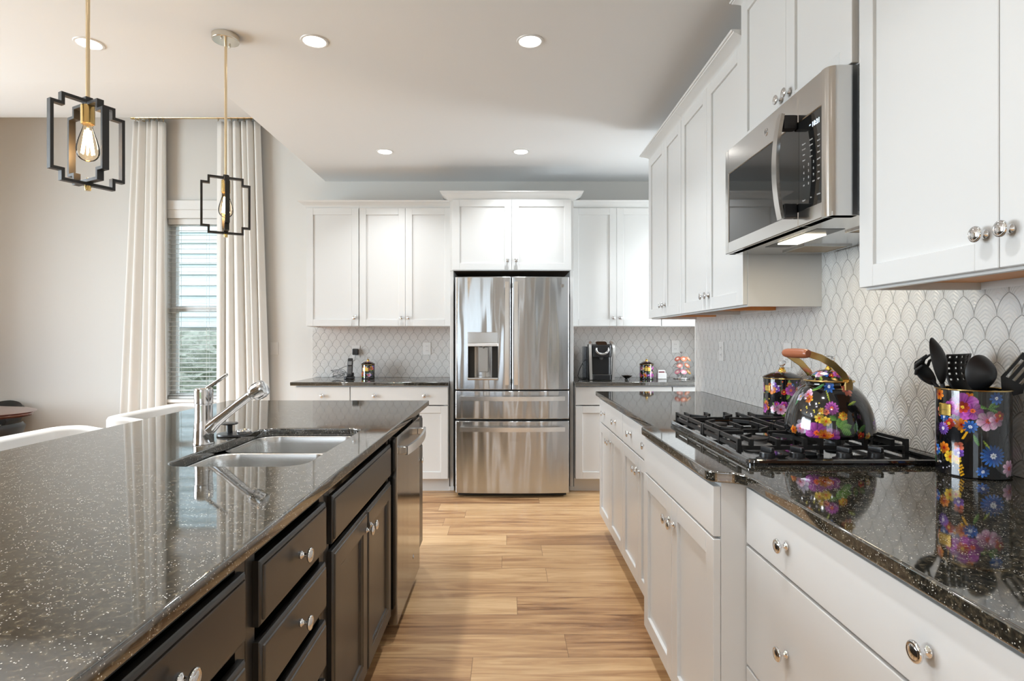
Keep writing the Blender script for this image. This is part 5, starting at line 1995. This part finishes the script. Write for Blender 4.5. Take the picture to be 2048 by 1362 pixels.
# ------------------------------------------------------------------ curtains
def curtain(label, xt0, xt1, xb0, xb1, seed, zt=3.225, zb=0.015, folds=5):
    rng = random.Random(seed)
    T = thing('curtain', label, 'curtain', ((xt0 + xt1) / 2, YB - 0.10, zb), group='ivory curtain panels')
    nx, nz = 150, 44
    ph = [rng.uniform(0, 6.28) for _ in range(6)]
    bm = B()
    V = []
    for j in range(nz + 1):
        t = j / nz
        row = []
        for i in range(nx + 1):
            s = i / nx
            x = (xb0 + (xb1 - xb0) * s) * (1 - t) + (xt0 + (xt1 - xt0) * s) * t
            s2 = s + 0.02 * math.sin(5 * s + ph[0] + 1.2 * t) + 0.03 * (1 - t) * math.sin(9 * s + ph[1])
            amp = 0.022 + 0.012 * (1 - t)
            y = amp * math.sin(2 * PI * folds * s2 + ph[2]) + 0.012 * math.sin(2 * PI * (folds * 0.43) * s2 + ph[3] + t * 0.8) + 0.006 * math.sin(2 * PI * folds * 2.1 * s2 + ph[4])
            x += 0.010 * math.cos(2 * PI * folds * s2 + ph[2])
            row.append(bm.verts.new((x - (xt0 + xt1) / 2, y, t * (zt - zb))))
        V.append(row)
    for j in range(nz):
        for i in range(nx):
            bm.faces.new((V[j][i], V[j][i + 1], V[j + 1][i + 1], V[j + 1][i]))
    o = obj('panel', bm, M_CURT, T, sharp=None)
    for p in o.data.polygons: p.use_smooth = True
    md = o.modifiers.new('thick', 'SOLIDIFY'); md.thickness = 0.003
    return T


curtain('ivory curtain panel on the left side of the window', -3.375, -3.085, -3.51, -3.085, 4)
curtain('ivory curtain panel on the right side of the window', -2.625, -2.235, -2.625, -2.135, 8, folds=6)
T = thing('curtain_rod', 'brass curtain rod with clip rings above the back window', 'curtain rod', (-2.79, YB - 0.10, 3.265))
bm = B(); tube(bm, [(-0.58, 0, 0), (0.60, 0, 0)], 0.015, 14)
obj('rod', bm, M_ROD, T)
for x in (-0.585, 0.605):
    bm = B(); lathe(bm, [(0, -0.02), (0.014, -0.02), (0.017, -0.012), (0.017, 0.012), (0.014, 0.02), (0, 0.02)], 16, Matrix.Translation((x, 0, 0)) @ Matrix.Rotation(R(90), 4, 'Y'))
    obj('end_cap', bm, M_BRASS, T)
for x in (-0.56, 0.58):
    bm = B(); tube(bm, [(x, 0, -0.006), (x, 0.05, -0.012), (x, 0.098, -0.012)], 0.006, 8); lathe(bm, [(0, 0), (0.022, 0), (0.022, 0.006), (0, 0.006)], 16, Matrix.Translation((x, 0.0995, -0.012)) @ Matrix.Rotation(R(90), 4, 'X'))
    obj('bracket', bm, M_BRASS, T)
for xs in ((-0.575, -0.30), (0.17, 0.55)):
    for k in range(7):
        x = xs[0] + 0.012 + (xs[1] - xs[0] - 0.024) * k / 6
        bm = B(); tube(bm, [(x, 0.0195 * math.cos(R(a)), 0.0195 * math.sin(R(a)) - 0.003) for a in range(0, 360, 24)], 0.002, 6, closed=True)
        tube(bm, [(x, 0, -0.021), (x, 0, -0.044)], 0.002, 6)
        obj('clip_ring', bm, M_BRASS, T)


# ------------------------------------------------------------------ seats and table at the left
def stool(label, x, y):
    """low wrap-back counter stool facing the island (+x)"""
    T = thing('counter_stool', label, 'stool', (x, y, 0), 0, 'white counter stools along the island')
    bm = B()
    prism(bm, rrect(-0.01, 0, 0.125, 0.235, 0.06, 6), 0.58, 0.66, bev=0.02)
    obj('seat', bm, M_STOOL, T, sharp=60)
    bm = B()
    rings = []
    out = [(0.075, 0.26), (0.02, 0.272), (-0.05, 0.276)] + [(-0.075 + 0.07 * math.cos(R(a)), 0.206 + 0.07 * math.sin(R(a))) for a in range(90, 181, 15)]
    out += [(-0.148, 0.1), (-0.150, 0.0)]
    out += [(p, -q) for p, q in reversed(out[:-1])]
    n = len(out)
    for i, (px_, py_) in enumerate(out):
        e = abs(2 * i / (n - 1) - 1)
        top = 0.919 - 0.05 * max(0, e - 0.80) ** 1.5 * 6
        d = Vector(out[min(n - 1, i + 1)]) - Vector(out[max(0, i - 1)])
        nv = Vector((d.y, -d.x)).normalized() * 0.024
        rings.append([(px_ - 0.02 + nv.x * k, py_ + nv.y * k, z) for k, z in ((-1, 0.60), (-1, top - 0.018), (-0.7, top - 0.005), (0, top), (0.7, top - 0.005), (1, top - 0.018), (1, 0.60))])
    loft(bm, rings, cap0=True, cap1=True)
    obj('wrap_back', bm, M_STOOL, T, sharp=70)
    for sx in (-1, 1):
        for sy in (-1, 1):
            bm = B(); tube(bm, [(sx * 0.09, sy * 0.17, 0.585), (sx * 0.12, sy * 0.20, 0.0005)], [0.018, 0.012], 10)
            obj('leg', bm, M_LEATHER, T)
    bm = B(); tube(bm, [(sx * 0.113, sy * 0.190, 0.18) for sx, sy in ((1, 1), (-1, 1), (-1, -1), (1, -1))], 0.008, 8, closed=True)
    obj('footrest', bm, M_LEATHER, T)
    return T


stool('white wrap-back counter stool tucked at the far half of the island', -1.62, 2.83)
stool('white wrap-back counter stool at the island edge, cut off by the left frame', -1.62, 2.03)

T = thing('dining_table', 'reddish wood dining table between two black tub chairs', 'table', (-4.487, 4.50, 0))
bm = B(); lathe(bm, smooth([(0, 0.665), (0.55, 0.665), (0.60, 0.672), (0.618, 0.685), (0.612, 0.698), (0.59, 0.705), (0, 0.706)], 4), 64, Matrix.Diagonal((1.15, 0.68, 0.982, 1)))
obj('tabletop', bm, M_TABLE, T, sharp=60)
bm = B(); lathe(bm, smooth([(0, 0.0005), (0.30, 0.0005), (0.29, 0.03), (0.10, 0.09), (0.06, 0.3), (0.07, 0.6), (0.16, 0.65), (0, 0.65)], 4), 32)
obj('pedestal', bm, M_TABLE, T, sharp=60)


def tub_chair(label, x, y, rz, top=0.655, drop=0.0):
    T = thing('dining_chair', label, 'chair', (x, y, 0), rz, 'black tub dining chairs')
    bm = B()
    prism(bm, rrect(0, 0.02, 0.22, 0.20, 0.10, 6), 0.42, 0.49, bev=0.02)
    obj('seat', bm, M_LEATHER, T, sharp=60)
    bm = B()
    rings = []
    n = 26
    for i in range(n + 1):
        a = R(-190 + 200 * i / n)
        ring = []
        tp = top - drop * abs(2 * i / n - 1) ** 1.5
        for px, pz, k in ((-1, 0.49, 0.86), (-1, tp - 0.03, 1.0), (0, tp, 1.01), (1, tp - 0.03, 1.0), (1, 0.51, 0.87), (0.6, 0.49, 0.85)):
            rr_ = (0.27 + px * 0.024) * k
            ring.append((rr_ * math.cos(a), rr_ * math.sin(a), pz))
        rings.append(ring)
    loft(bm, rings, cap0=True, cap1=True)
    obj('tub_back', bm, M_LEATHER, T, sharp=70)
    for sx in (-1, 1):
        for sy in (-1, 1):
            bm = B(); tube(bm, [(sx * 0.17, sy * 0.15 + 0.01, 0.41), (sx * 0.20, sy * 0.18, 0.0005)], [0.018, 0.012], 10)
            obj('leg', bm, M_LEATHER, T)
    return T


tub_chair('black tub dining chair in front of the reddish table', -3.86, 4.16, R(28), 0.648)
tub_chair('black tub dining chair behind the reddish table', -4.56, 4.985, R(176), 0.705, 0.12)
